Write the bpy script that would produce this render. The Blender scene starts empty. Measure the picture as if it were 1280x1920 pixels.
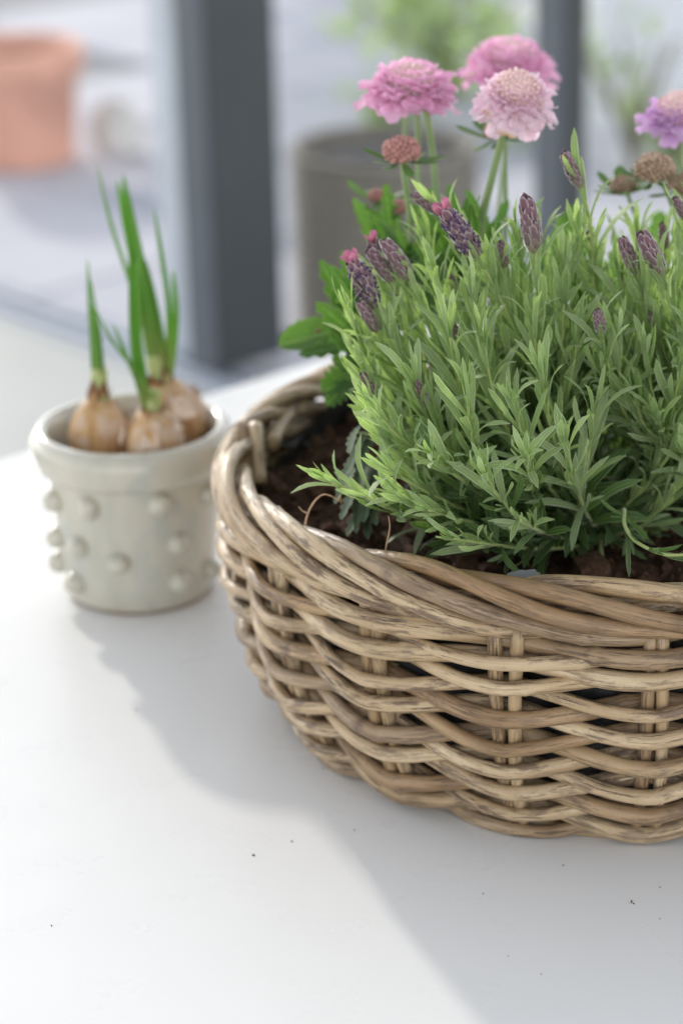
import bpy, bmesh, math, random
import numpy as np
from mathutils import Vector, Matrix, noise as mnoise

rng = np.random.default_rng(7)
random.seed(7)
PI = math.pi
scene = bpy.context.scene
C = scene.collection

# ------------------------------------------------------------------ camera, sky, sun, exposure
F_PX, PITCH, ROLL, CAM_H = 4267.0, math.radians(22.2), math.radians(1.4), 0.65
_F = np.array([0, math.cos(PITCH), -math.sin(PITCH)])
_U0 = np.array([0, math.sin(PITCH), math.cos(PITCH)])
_R0 = np.array([1.0, 0, 0])
_R = _R0 * math.cos(ROLL) - _U0 * math.sin(ROLL)
_U = _U0 * math.cos(ROLL) + _R0 * math.sin(ROLL)
cam_d = bpy.data.cameras.new('camera')
cam = bpy.data.objects.new('camera', cam_d)
C.objects.link(cam)
cam.matrix_world = Matrix((( _R[0], _U[0], -_F[0], 0), (_R[1], _U[1], -_F[1], 0), (_R[2], _U[2], -_F[2], CAM_H), (0, 0, 0, 1)))
cam_d.sensor_width = 36
cam_d.lens = F_PX / 1920 * 36
cam_d.clip_start, cam_d.clip_end = 0.02, 300
cam_d.dof.use_dof = True
cam_d.dof.focus_distance = 1.18
cam_d.dof.aperture_fstop = 4.6
scene.camera = cam

SUN_EL, SUN_DIR = math.radians(23), (-0.40, 0.917)          # towards the sun, on the ground plane
world = bpy.data.worlds.new('World')
scene.world = world
world.use_nodes = True
wn = world.node_tree
bg = wn.nodes['Background']
sky = wn.nodes.new('ShaderNodeTexSky')
sky.sky_type = 'NISHITA'
sky.sun_disc = False
sky.sun_elevation = SUN_EL
sky.sun_rotation = math.atan2(SUN_DIR[0], SUN_DIR[1])
sky.dust_density = 0.2
sky.air_density = 1.0
sky.ozone_density = 1.0
hs = wn.nodes.new('ShaderNodeHueSaturation')
hs.inputs['Saturation'].default_value = 0.20
wn.links.new(sky.outputs[0], hs.inputs['Color'])
wn.links.new(hs.outputs[0], bg.inputs['Color'])
bg.inputs['Strength'].default_value = 0.15
sun_d = bpy.data.lights.new('sun', 'SUN')
sun_d.energy = 0.95
sun_d.angle = math.radians(2.6)
sun_d.color = (1.0, 0.95, 0.87)
sun = bpy.data.objects.new('sun', sun_d)
C.objects.link(sun)
sv = Vector((SUN_DIR[0] * math.cos(SUN_EL), SUN_DIR[1] * math.cos(SUN_EL), math.sin(SUN_EL)))
sun.rotation_euler = sv.to_track_quat('Z', 'Y').to_euler()
sun.location = (-2, 5, 4)
scene.view_settings.view_transform = 'Standard'
scene.view_settings.look = 'None'
scene.view_settings.exposure = 1.12
scene.view_settings.gamma = 1.0
scene.cycles.max_bounces = 10
scene.cycles.transparent_max_bounces = 12

# ------------------------------------------------------------------ helpers
def ray(px, py):
    return _F + _R * (px - 640) / F_PX - _U * (py - 960) / F_PX
def at(px, py, Y):
    r = ray(px, py)
    return Vector((r * (Y / r[1])) + np.array([0, 0, CAM_H]))
def onz(px, py, z):
    r = ray(px, py)
    return Vector((r * ((z - CAM_H) / r[2])) + np.array([0, 0, CAM_H]))
def link(o, parent=None):
    C.objects.link(o)
    if parent is not None:
        o.parent = parent
    return o
def tag(o, label=None, cat=None, group=None, kind=None):
    if label: o['label'] = label
    if cat: o['category'] = cat
    if group: o['group'] = group
    if kind: o['kind'] = kind
    return o
def empty(name, loc, label, cat, group=None):
    o = bpy.data.objects.new(name, None)
    o.empty_display_size = 0.02
    C.objects.link(o)
    o.location = loc
    return tag(o, label, cat, group)
def mk_mesh(name, verts, faces, mat, smooth=True, attrs=None, uv=None):
    me = bpy.data.meshes.new(name)
    me.from_pydata([tuple(v) for v in verts], [], [tuple(int(i) for i in f) for f in faces])
    if mat is not None:
        me.materials.append(mat)
    if smooth:
        me.polygons.foreach_set('use_smooth', [True] * len(me.polygons))
    for k, (typ, arr) in (attrs or {}).items():
        a = me.attributes.new(k, typ, 'POINT')
        a.data.foreach_set('vector' if typ == 'FLOAT_VECTOR' else 'value', np.asarray(arr, float).ravel())
    me.update()
    return me
def put(name, me, parent=None, M=None):
    """link a mesh whose coordinates are in world space (or placed by the world matrix M) under parent"""
    o = bpy.data.objects.new(name, me)
    link(o, parent)
    W = M if M is not None else Matrix.Identity(4)
    if parent is not None:
        bm = PW[parent.name] if parent.name in PW else Matrix.Translation(parent.location)
        o.matrix_basis = bm.inverted() @ W
    else:
        o.matrix_basis = W
    PW[o.name] = W
    return o
PW = {}                                                       # world matrix of every object already placed

class MB:
    def __init__(s):
        s.v, s.f, s.a = [], [], {}
        s.n = 0
    def add(s, V, Fc, **attrs):
        V = np.asarray(V, float)
        s.v.append(V)
        s.f.extend([tuple(int(i) + s.n for i in f) for f in Fc])
        for k, arr in attrs.items():
            s.a.setdefault(k, []).append(np.asarray(arr, float))
        s.n += len(V)
    def mesh(s, name, mat, smooth=True):
        at_ = {}
        for k, l in s.a.items():
            arr = np.concatenate(l)
            at_[k] = ('FLOAT_VECTOR' if arr.ndim == 2 else 'FLOAT', arr)
        return mk_mesh(name, np.concatenate(s.v), s.f, mat, smooth, at_)

def frames(P):
    P = np.asarray(P, float)
    T = np.gradient(P, axis=0)
    T /= np.linalg.norm(T, axis=1)[:, None] + 1e-12
    u = np.cross(T[0], [0.13, 0.21, 0.97])
    if np.linalg.norm(u) < 0.05:
        u = np.cross(T[0], [1, 0, 0])
    u /= np.linalg.norm(u)
    Us = [u]
    for i in range(1, len(P)):
        u = u - T[i] * (u @ T[i])
        u /= np.linalg.norm(u) + 1e-12
        Us.append(u)
    Us = np.array(Us)
    return T, Us, np.cross(T, Us)
def tube(P, R, seg=8, cap=True):
    P = np.asarray(P, float)
    n = len(P)
    R = np.broadcast_to(np.asarray(R, float), (n,))
    T, U, W = frames(P)
    th = np.arange(seg) * 2 * PI / seg
    V = P[:, None, :] + R[:, None, None] * (np.cos(th)[None, :, None] * U[:, None, :] + np.sin(th)[None, :, None] * W[:, None, :])
    s = np.concatenate([[0], np.cumsum(np.linalg.norm(np.diff(P, axis=0), axis=1))])
    rod = np.zeros((n, seg, 3))
    rod[:, :, 0] = s[:, None]
    rod[:, :, 1] = R[:, None] * np.cos(th)
    rod[:, :, 2] = R[:, None] * np.sin(th)
    fc = []
    for i in range(n - 1):
        for j in range(seg):
            k = (j + 1) % seg
            fc.append((i * seg + j, i * seg + k, (i + 1) * seg + k, (i + 1) * seg + j))
    if cap:
        fc.append(tuple(range(seg - 1, -1, -1)))
        fc.append(tuple((n - 1) * seg + j for j in range(seg)))
    return V.reshape(-1, 3), fc, rod.reshape(-1, 3), s
def lathe(prof, seg=48, center=(0, 0, 0), close=False):
    prof = np.asarray(prof, float)
    th = np.arange(seg) * 2 * PI / seg
    V = np.stack([prof[:, 0][:, None] * np.cos(th), prof[:, 0][:, None] * np.sin(th), np.repeat(prof[:, 1][:, None], seg, 1)], 2) + np.array(center)
    fc = []
    for i in range(len(prof) - 1):
        for j in range(seg):
            k = (j + 1) % seg
            fc.append((i * seg + j, i * seg + k, (i + 1) * seg + k, (i + 1) * seg + j))
    return V.reshape(-1, 3), fc
def bezier(p0, p1, p2, p3, n):
    t = np.linspace(0, 1, n)[:, None]
    p0, p1, p2, p3 = (np.asarray(p, float) for p in (p0, p1, p2, p3))
    return (1 - t) ** 3 * p0 + 3 * (1 - t) ** 2 * t * p1 + 3 * (1 - t) * t * t * p2 + t ** 3 * p3
def box_vf(lo, hi):
    x0, y0, z0 = lo; x1, y1, z1 = hi
    V = [(x0, y0, z0), (x1, y0, z0), (x1, y1, z0), (x0, y1, z0), (x0, y0, z1), (x1, y0, z1), (x1, y1, z1), (x0, y1, z1)]
    return V, [(0, 3, 2, 1), (4, 5, 6, 7), (0, 1, 5, 4), (1, 2, 6, 5), (2, 3, 7, 6), (3, 0, 4, 7)]
def bevel_box(name, lo, hi, bev, mat, seg=2):
    bm = bmesh.new()
    V, Fc = box_vf(lo, hi)
    vs = [bm.verts.new(v) for v in V]
    for f in Fc: bm.faces.new([vs[i] for i in f])
    bmesh.ops.bevel(bm, geom=list(bm.edges), offset=bev, segments=seg, affect='EDGES', profile=0.6)
    me = bpy.data.meshes.new(name)
    bm.to_mesh(me); bm.free()
    me.materials.append(mat)
    return me
def basis(o, y, n):
    """matrix with Y along y, Z close to n"""
    y = Vector(y).normalized()
    x = y.cross(Vector(n))
    if x.length < 1e-5: x = y.orthogonal()
    x.normalize()
    z = x.cross(y)
    return Matrix(((x[0], y[0], z[0], o[0]), (x[1], y[1], z[1], o[1]), (x[2], y[2], z[2], o[2]), (0, 0, 0, 1)))
def icolump(rs, sub=1):
    bm = bmesh.new()
    bmesh.ops.create_icosphere(bm, subdivisions=sub, radius=1)
    V = np.array([v.co[:] for v in bm.verts]); Fc = [[v.index for v in f.verts] for f in bm.faces]
    bm.free()
    return V, Fc
ICO1, ICO1F = icolump(1, 1)
ICO2, ICO2F = icolump(1, 2)
def sphere_grid(nu, nv):
    prof = [(math.sin(PI * i / nv), -math.cos(PI * i / nv)) for i in range(nv + 1)]
    return lathe(prof, nu)

# ------------------------------------------------------------------ material helper
class Mat:
    def __init__(s, name, **kw):
        s.m = bpy.data.materials.new(name)
        s.m.use_nodes = True
        s.t = s.m.node_tree
        s.b = s.t.nodes['Principled BSDF']
        for k, v in kw.items(): s.set(k, v)
    def set(s, k, v):
        inp = s.b.inputs[{'color': 'Base Color', 'rough': 'Roughness', 'spec': 'Specular IOR Level', 'metal': 'Metallic', 'sheen': 'Sheen Weight', 'sheenr': 'Sheen Roughness', 'coat': 'Coat Weight', 'coatr': 'Coat Roughness', 'alpha': 'Alpha', 'trans': 'Transmission Weight', 'normal': 'Normal', 'sss': 'Subsurface Weight'}[k]]
        if hasattr(v, 'is_output'): s.t.links.new(v, inp)
        elif isinstance(v, (tuple, list)): inp.default_value = (*v[:3], 1)
        else: inp.default_value = v
    def n(s, typ, **kw):
        nd = s.t.nodes.new(typ)
        for k, v in kw.items():
            if hasattr(nd, k): setattr(nd, k, v)
            else:
                inp = nd.inputs[k]
                if hasattr(v, 'is_output'): s.t.links.new(v, inp)
                else: inp.default_value = v
        return nd
    def coord(s, kind='Object'): return s.n('ShaderNodeTexCoord').outputs[kind]
    def attr(s, name, out='Fac'): return s.n('ShaderNodeAttribute', attribute_name=name).outputs[out]
    def rand(s): return s.n('ShaderNodeObjectInfo').outputs['Random']
    def map(s, vec, scale=(1, 1, 1), loc=(0, 0, 0)):
        nd = s.n('ShaderNodeMapping')
        s.t.links.new(vec, nd.inputs['Vector'])
        nd.inputs['Scale'].default_value = scale
        if hasattr(loc, 'is_output'): s.t.links.new(loc, nd.inputs['Location'])
        else: nd.inputs['Location'].default_value = loc
        return nd.outputs[0]
    def noise(s, vec, scale, detail=3, rough=0.55, out=0):
        nd = s.n('ShaderNodeTexNoise', Scale=scale, Detail=detail, Roughness=rough)
        s.t.links.new(vec, nd.inputs['Vector'])
        return nd.outputs[out]
    def ramp(s, fac, stops, interp='LINEAR'):
        nd = s.n('ShaderNodeValToRGB')
        nd.color_ramp.interpolation = interp
        e = nd.color_ramp.elements
        while len(e) < len(stops): e.new(0.5)
        for el, (p, c) in zip(e, stops):
            el.position = p
            el.color = (*c, 1) if isinstance(c, (tuple, list)) else (c, c, c, 1)
        s.t.links.new(fac, nd.inputs[0])
        return nd.outputs[0]
    def mix(s, fac, a, b, mode='MIX'):
        nd = s.n('ShaderNodeMix', data_type='RGBA', blend_type=mode)
        for i, v in ((0, fac), (6, a), (7, b)):
            if hasattr(v, 'is_output'): s.t.links.new(v, nd.inputs[i])
            elif i == 0: nd.inputs[0].default_value = v
            else: nd.inputs[i].default_value = (*v[:3], 1)
        return nd.outputs[2]
    def math(s, op, a, b=0.0, c=0.0):
        nd = s.n('ShaderNodeMath', operation=op)
        for i, v in enumerate((a, b, c)):
            if hasattr(v, 'is_output'): s.t.links.new(v, nd.inputs[i])
            else: nd.inputs[i].default_value = v
        return nd.outputs[0]
    def comb(s, x, y, z):
        nd = s.n('ShaderNodeCombineXYZ')
        for i, v in enumerate((x, y, z)):
            if hasattr(v, 'is_output'): s.t.links.new(v, nd.inputs[i])
            else: nd.inputs[i].default_value = v
        return nd.outputs[0]
    def bump(s, h, strength=0.3, dist=0.001):
        nd = s.n('ShaderNodeBump', Strength=strength, Distance=dist)
        s.t.links.new(h, nd.inputs['Height'])
        s.t.links.new(nd.outputs[0], s.b.inputs['Normal'])
    def translucent(s, color, fac):
        tr = s.n('ShaderNodeBsdfTranslucent')
        if hasattr(color, 'is_output'): s.t.links.new(color, tr.inputs['Color'])
        else: tr.inputs['Color'].default_value = (*color, 1)
        mx = s.n('ShaderNodeMixShader')
        mx.inputs[0].default_value = fac
        s.t.links.new(s.b.outputs[0], mx.inputs[1])
        s.t.links.new(tr.outputs[0], mx.inputs[2])
        out = [n for n in s.t.nodes if n.type == 'OUTPUT_MATERIAL'][0]
        s.t.links.new(mx.outputs[0], out.inputs[0])

def simple(name, color, rough=0.6, var=0.12, scale=20, **kw):
    m = Mat(name, rough=rough, **kw)
    nz = m.noise(m.coord(), scale, 5)
    lo = tuple(c * (1 - var) for c in color); hi = tuple(min(1, c * (1 + var)) for c in color)
    m.set('color', m.ramp(nz, [(0.3, lo), (0.7, hi)]))
    return m

# --- rattan
def rattan():
    m = Mat('rattan', rough=0.35, spec=0.6)
    rod = m.attr('rod', 'Vector'); rnd = m.rand()
    off = m.comb(m.math('MULTIPLY', rnd, 37.0), m.math('MULTIPLY', rnd, 11.0), m.math('MULTIPLY', rnd, 23.0))
    cf = m.noise(m.map(rod, (14, 60, 60), off), 1.0, 3)
    base = m.ramp(cf, [(0.28, (0.30, 0.205, 0.115)), (0.42, (0.44, 0.325, 0.20)), (0.6, (0.55, 0.43, 0.285)), (0.8, (0.66, 0.55, 0.40))])
    grey = m.ramp(m.math('FRACT', m.math('MULTIPLY', rnd, 7.31)), [(0.0, (1.08, 1.05, 1.0)), (0.4, (1.02, 0.97, 0.88)), (0.62, (0.92, 0.82, 0.68)), (0.72, (0.66, 0.60, 0.56)), (0.86, (0.80, 0.66, 0.50)), (1.0, (0.50, 0.39, 0.30))])
    base = m.mix(1.0, base, grey, 'MULTIPLY')
    # fine long fibres
    st = m.noise(m.map(rod, (22, 1500, 1500), off), 1.0, 4, 0.6)
    wear = m.ramp(m.math('FRACT', m.math('MULTIPLY', rnd, 13.7)), [(0.0, 0.45), (0.5, 0.85), (1.0, 1.0)])
    base = m.mix(m.math('MULTIPLY', wear, m.ramp(st, [(0.47, 0.0), (0.70, 0.34)])), base, (0.20, 0.125, 0.07))
    # dark broken cracks along the rod
    ck = m.noise(m.map(rod, (45, 700, 700), off), 1.0, 5, 0.7)
    where = m.noise(m.map(rod, (24, 140, 140), off), 1.0, 2)
    crack = m.math('MULTIPLY', m.ramp(ck, [(0.53, 0.0), (0.60, 1.0)]), m.ramp(where, [(0.40, 0.0), (0.55, 1.0)]))
    base = m.mix(m.math('MULTIPLY', wear, crack), base, (0.085, 0.055, 0.036))
    # weathered brown patches
    pt = m.noise(m.map(rod, (30, 150, 150), off), 1.0, 6, 0.72)
    base = m.mix(m.math('MULTIPLY', wear, m.ramp(pt, [(0.51, 0.0), (0.59, 0.88)])), base, (0.135, 0.085, 0.053))
    # cross hairline checks
    cr = m.noise(m.map(rod, (1600, 120, 120), off), 1.0, 2)
    base = m.mix(m.ramp(cr, [(0.58, 0.0), (0.72, 0.22)]), base, (0.18, 0.11, 0.06))
    base = m.mix(m.attr('mark'), base, (0.085, 0.055, 0.035))
    m.set('color', base)
    m.set('rough', m.ramp(m.math('ADD', crack, st), [(0.3, 0.27), (0.9, 0.55)]))
    m.bump(m.math('SUBTRACT', st, m.math('MULTIPLY', crack, 1.4)), 0.55, 0.0006)
    return m.m
M_RATTAN = rattan()

def leafmat(name, lo, hi, rib, edge, tcol, tf=0.3, sheen=0.35, rough=0.5):
    """attribute 'leaf' = (across -1..1, along 0..1, tint)"""
    m = Mat(name, rough=rough, spec=0.3, sheen=sheen, sheenr=0.35)
    lf = m.attr('leaf', 'Vector')
    sep = m.n('ShaderNodeSeparateXYZ'); m.t.links.new(lf, sep.inputs[0])
    au = m.math('ABSOLUTE', sep.outputs[0])
    var = m.math('FRACT', m.math('ADD', m.math('MULTIPLY', m.rand(), 5.7), sep.outputs[2]))
    col = m.ramp(var, [(0.0, lo), (0.55, tuple((a + b) / 2 for a, b in zip(lo, hi))), (1.0, hi)])
    nz = m.noise(m.coord(), 260, 3)
    col = m.mix(m.ramp(nz, [(0.35, 0.0), (0.75, 0.35)]), col, tuple(c * 0.62 for c in lo))
    col = m.mix(m.ramp(au, [(0.0, 0.75), (0.13, 0.0)]), col, rib)
    col = m.mix(m.ramp(au, [(0.72, 0.0), (1.0, 0.75)]), col, edge)
    m.set('color', col)
    m.bump(m.noise(m.coord(), 900, 2), 0.25, 0.0004)
    m.translucent(m.mix(1.0, col, tcol, 'MULTIPLY'), tf)
    return m.m
M_LAV_Y = leafmat('lavender_leaf_young', (0.255, 0.345, 0.160), (0.415, 0.490, 0.310), (0.46, 0.56, 0.23), (0.70, 0.74, 0.58), (1.35, 1.6, 0.65), 0.46, 0.22)
M_LAV_O = leafmat('lavender_leaf_old', (0.062, 0.120, 0.040), (0.135, 0.210, 0.085), (0.27, 0.39, 0.11), (0.36, 0.46, 0.24), (1.4, 1.7, 0.6), 0.36, 0.12)
M_SCAB = leafmat('pincushion_leaf', (0.060, 0.135, 0.042), (0.125, 0.235, 0.070), (0.22, 0.33, 0.15), (0.16, 0.26, 0.10), (1.6, 1.8, 0.7), 0.34, 0.1)
M_WILT = leafmat('wilted_leaf', (0.075, 0.115, 0.065), (0.13, 0.17, 0.10), (0.19, 0.22, 0.14), (0.16, 0.18, 0.12), (1.2, 1.4, 0.8), 0.10, 0.0, 0.85)
M_DAFF = leafmat('daffodil_leaf', (0.13, 0.30, 0.045), (0.22, 0.42, 0.085), (0.25, 0.45, 0.12), (0.24, 0.42, 0.12), (1.4, 1.6, 0.6), 0.42, 0.05)
_lk = M_DAFF.node_tree
def _daff():
    t = _lk
    b = t.nodes['Principled BSDF']
    src = b.inputs['Base Color'].links[0].from_socket
    sep = [n for n in t.nodes if n.type == 'SEPXYZ'][0]
    rp = t.nodes.new('ShaderNodeValToRGB'); rp.color_ramp.elements[0].position = 0.02; rp.color_ramp.elements[1].position = 0.42
    rp.color_ramp.elements[0].color = (1, 1, 1, 1); rp.color_ramp.elements[1].color = (0, 0, 0, 1)
    t.links.new(sep.outputs[1], rp.inputs[0])
    mx = t.nodes.new('ShaderNodeMix'); mx.data_type = 'RGBA'
    t.links.new(rp.outputs[0], mx.inputs[0]); t.links.new(src, mx.inputs[6]); mx.inputs[7].default_value = (0.48, 0.50, 0.17, 1)
    t.links.new(mx.outputs[2], b.inputs['Base Color'])
_daff()
M_SHRUB = leafmat('shrub_leaf', (0.30, 0.38, 0.22), (0.46, 0.53, 0.34), (0.4, 0.46, 0.3), (0.4, 0.46, 0.3), (1.5, 1.8, 0.7), 0.35, 0.1)

def stem_mat(name, a, b, **kw):
    m = Mat(name, rough=0.55, sheen=0.35, sheenr=0.4)
    nz = m.noise(m.map(m.attr('rod', 'Vector'), (60, 600, 600)), 1.0, 4)
    m.set('color', m.ramp(nz, [(0.3, a), (0.7, b)]))
    return m.m
M_LSTEM = stem_mat('lavender_stem', (0.30, 0.38, 0.11), (0.44, 0.50, 0.20))
M_WOOD = stem_mat('woody_stem', (0.10, 0.085, 0.045), (0.20, 0.19, 0.10))
M_SSTEM = stem_mat('pincushion_stem', (0.20, 0.29, 0.115), (0.31, 0.40, 0.19))

def bract_mat():
    m = Mat('lavender_bract', rough=0.7, sheen=0.9, sheenr=0.35)
    sep = m.n('ShaderNodeSeparateXYZ'); m.t.links.new(m.attr('leaf', 'Vector'), sep.inputs[0])
    au = m.math('ABSOLUTE', sep.outputs[0])
    rim = m.math('MAXIMUM', au, m.math('MULTIPLY', m.math('SUBTRACT', sep.outputs[1], 0.5), 1.9))
    col = m.ramp(sep.outputs[2], [(0.0, (0.17, 0.15, 0.085)), (0.28, (0.125, 0.075, 0.076)), (1.0, (0.14, 0.055, 0.08))])
    col = m.mix(m.ramp(rim, [(0.60, 0.0), (0.98, 0.8)]), col, (0.46, 0.39, 0.40))
    nz = m.noise(m.coord(), 1500, 2)
    col = m.mix(m.ramp(nz, [(0.5, 0.0), (0.75, 0.3)]), col, (0.42, 0.36, 0.36))
    m.set('color', col)
    return m.m
M_BRACT = bract_mat()
M_PURPLE = simple('lavender_floret_purple', (0.050, 0.006, 0.075), 0.6, 0.55, 900, sheen=0.4).m
def petal_mat(name, inner, outer, tip, tf=0.45):
    m = Mat(name, rough=0.6, spec=0.2, sheen=0.2)
    sep = m.n('ShaderNodeSeparateXYZ'); m.t.links.new(m.attr('leaf', 'Vector'), sep.inputs[0])
    var = m.math('FRACT', m.math('ADD', m.math('MULTIPLY', m.rand(), 3.3), sep.outputs[2]))
    col = m.mix(m.ramp(sep.outputs[1], [(0.1, 0.0), (0.8, 1.0)]), inner, outer)
    col = m.mix(m.ramp(var, [(0.0, 0.0), (1.0, 0.35)]), col, tuple(min(1, c * 1.25) for c in inner))
    col = m.mix(m.math('MULTIPLY', m.ramp(var, [(0.80, 0.0), (0.84, 1.0)]), m.ramp(sep.outputs[1], [(0.72, 0.0), (0.95, 1.0)])), col, tip)
    m.set('color', col)
    m.translucent(col, tf)
    return m.m
M_PINK = petal_mat('pink_petal', (0.95, 0.74, 0.84), (0.95, 0.52, 0.76), (0.95, 0.56, 0.78))
M_PINKPALE = petal_mat('pale_pink_petal', (0.94, 0.80, 0.82), (0.94, 0.70, 0.82), (0.62, 0.36, 0.12))
M_LILAC = petal_mat('lilac_petal', (0.84, 0.64, 0.84), (0.76, 0.48, 0.80), (0.76, 0.48, 0.80))
M_TOPB = petal_mat('pink_top_bract', (0.36, 0.11, 0.17), (0.55, 0.20, 0.31), (0.55, 0.20, 0.31), 0.3)
M_CREAM = simple('pincushion_nub', (0.80, 0.58, 0.56), 0.6, 0.22, 700).m
M_BUDNUB = simple('seed_head_nub', (0.40, 0.275, 0.19), 0.7, 0.3, 600).m
M_BUDPINK = simple('pink_bud_nub', (0.48, 0.235, 0.21), 0.7, 0.35, 600).m

def soil_mat(name, a, b, c):
    m = Mat(name, rough=0.95, spec=0.15)
    co = m.coord()
    n1 = m.noise(co, 220, 6, 0.7)
    col = m.ramp(n1, [(0.3, a), (0.55, b), (0.78, c)])
    fib = m.noise(m.map(co, (1200, 160, 500)), 1.0, 3)
    col = m.mix(m.ramp(fib, [(0.62, 0.0), (0.72, 0.6)]), col, (0.13, 0.07, 0.038))
    m.set('color', col)
    m.bump(n1, 0.9, 0.002)
    return m.m
M_SOIL = soil_mat('potting_soil', (0.030, 0.017, 0.012), (0.075, 0.042, 0.028), (0.17, 0.092, 0.058))
M_CRUMB = soil_mat('soil_crumb', (0.045, 0.025, 0.017), (0.11, 0.062, 0.040), (0.23, 0.125, 0.078))
M_ROOTB = soil_mat('root_ball', (0.05, 0.028, 0.016), (0.12, 0.07, 0.04), (0.22, 0.14, 0.08))
M_ROOT = simple('root_fibre', (0.42, 0.27, 0.16), 0.7, 0.25, 300).m
M_MULCH = soil_mat('pot_mulch', (0.03, 0.010, 0.007), (0.075, 0.022, 0.015), (0.13, 0.05, 0.03))

def liner_mat():
    m = Mat('plastic_liner', rough=0.28, spec=0.5)
    nz = m.noise(m.coord(), 60, 4)
    m.set('color', m.ramp(nz, [(0.35, (0.022, 0.023, 0.024)), (0.7, (0.06, 0.061, 0.062))]))
    m.bump(m.noise(m.coord(), 120, 4), 0.5, 0.004)
    return m.m
M_LINER = liner_mat()
_f = Mat('grey_plastic', rough=0.3, spec=0.5, color=(0.24, 0.25, 0.26)); _f.translucent((0.30, 0.31, 0.33), 0.4); M_FLAP = _f.m

def table_mat():
    m = Mat('white_table', rough=0.36, spec=0.16)
    co = m.coord()
    n1 = m.noise(co, 3.0, 5)
    col = m.ramp(n1, [(0.3, (0.785, 0.78, 0.765)), (0.7, (0.815, 0.81, 0.79))])
    sp = m.noise(co, 1400, 2)
    col = m.mix(m.ramp(sp, [(0.60, 0.0), (0.75, 0.10)]), col, (0.45, 0.44, 0.42))
    st = m.noise(m.map(co, (9, 13, 1)), 1.0, 5, 0.65)
    col = m.mix(m.ramp(st, [(0.60, 0.0), (0.9, 0.05)]), col, (0.60, 0.53, 0.44))
    m.set('color', col)
    m.set('rough', m.ramp(m.noise(co, 22, 5), [(0.3, 0.25), (0.7, 0.36)]))
    m.bump(sp, 0.05, 0.0003)
    return m.m
M_TABLE = table_mat()
M_LEG = simple('white_leg', (0.7, 0.7, 0.69), 0.5, 0.05).m

def glaze_mat():
    m = Mat('celadon_glaze', rough=0.16, spec=0.5, coat=0.3, coatr=0.1)
    co = m.coord()
    n1 = m.noise(m.map(co, (30, 30, 9)), 1.0, 5, 0.6)
    col = m.ramp(n1, [(0.28, (0.44, 0.43, 0.365)), (0.5, (0.53, 0.505, 0.42)), (0.75, (0.585, 0.55, 0.455))])
    n2 = m.noise(m.map(co, (45, 45, 30)), 1.0, 4)
    col = m.mix(m.ramp(n2, [(0.52, 0.0), (0.70, 0.45)]), col, (0.36, 0.41, 0.42))
    sp = m.n('ShaderNodeSeparateXYZ'); m.t.links.new(co, sp.inputs[0])
    col = m.mix(m.ramp(m.math('ADD', sp.outputs[2], m.math('MULTIPLY', n2, 0.006)), [(0.0035, 1.0), (0.0075, 0.0)]), col, (0.34, 0.22, 0.12))
    m.set('color', col)
    m.bump(n1, 0.10, 0.002)
    return m.m
M_GLAZE = glaze_mat()
M_STUD = simple('stud_glaze', (0.53, 0.505, 0.415), 0.14, 0.12, 90, coat=0.3, coatr=0.1).m

def bulb_mat():
    m = Mat('bulb_skin', rough=0.6, spec=0.3)
    co = m.coord()
    lon = m.noise(m.map(co, (230, 230, 14)), 1.0, 5, 0.65)
    col = m.ramp(lon, [(0.25, (0.34, 0.125, 0.040)), (0.42, (0.62, 0.36, 0.16)), (0.6, (0.76, 0.54, 0.30)), (0.8, (0.84, 0.70, 0.52))])
    pt = m.noise(co, 60, 4)
    col = m.mix(m.ramp(pt, [(0.46, 0.0), (0.58, 0.85)]), col, (0.78, 0.62, 0.50))
    m.set('color', col)
    m.bump(lon, 0.5, 0.0015)
    m.translucent(col, 0.28)
    return m.m
M_BULB = bulb_mat()
M_PAPER = simple('papery_skin', (0.76, 0.60, 0.47), 0.55, 0.28, 120).m
M_HUSK = simple('bulb_husk', (0.20, 0.095, 0.045), 0.7, 0.45, 200).m
M_SHEATH = simple('pale_sheath', (0.42, 0.47, 0.18), 0.5, 0.15, 150).m

M_DARK = simple('anthracite_aluminium', (0.055, 0.062, 0.066), 0.42, 0.08, 8).m
M_FRAME_LIT = simple('lit_aluminium', (0.115, 0.132, 0.155), 0.42, 0.06, 8).m  # same frame metal, lightened to imitate light bounced off the floor
M_BLACK = simple('black_plastic', (0.02, 0.02, 0.022), 0.5, 0.1, 8).m
M_PALEFR = simple('pale_blue_frame', (0.58, 0.62, 0.69), 0.5, 0.06, 8).m
M_TERRA = simple('terracotta', (0.80, 0.44, 0.33), 0.85, 0.16, 9).m
M_PAVE = Mat('paving_stone', rough=0.85)
_r = M_PAVE.rand(); _n = M_PAVE.noise(M_PAVE.coord(), 6, 6, 0.6)
M_PAVE.set('color', M_PAVE.mix(M_PAVE.ramp(_r, [(0, 0.0), (1, 0.8)]), M_PAVE.ramp(_n, [(0.3, (0.40, 0.40, 0.47)), (0.7, (0.50, 0.50, 0.56))]), (0.50, 0.49, 0.52)))
M_PAVE = M_PAVE.m
def pave(name, a, b):
    m = Mat(name, rough=0.85)
    nz = m.noise(m.coord(), 6, 6, 0.6)
    m.set('color', m.mix(m.ramp(m.rand(), [(0, 0.0), (1, 0.5)]), m.ramp(nz, [(0.3, a), (0.7, b)]), tuple(c * 1.12 for c in b)))
    return m.m
M_PAVE = pave('pale_paving', (0.47, 0.47, 0.53), (0.57, 0.57, 0.61))
M_PAVE_DARK = pave('darker_paving', (0.29, 0.31, 0.37), (0.38, 0.40, 0.46))  # darker blue-grey slabs for the strip between the posts
M_GROUND = simple('garden_ground', (0.33, 0.33, 0.34), 0.9, 0.15, 3).m
M_FLOOR = simple('floor_tile', (0.36, 0.37, 0.34), 0.4, 0.06, 3).m
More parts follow.
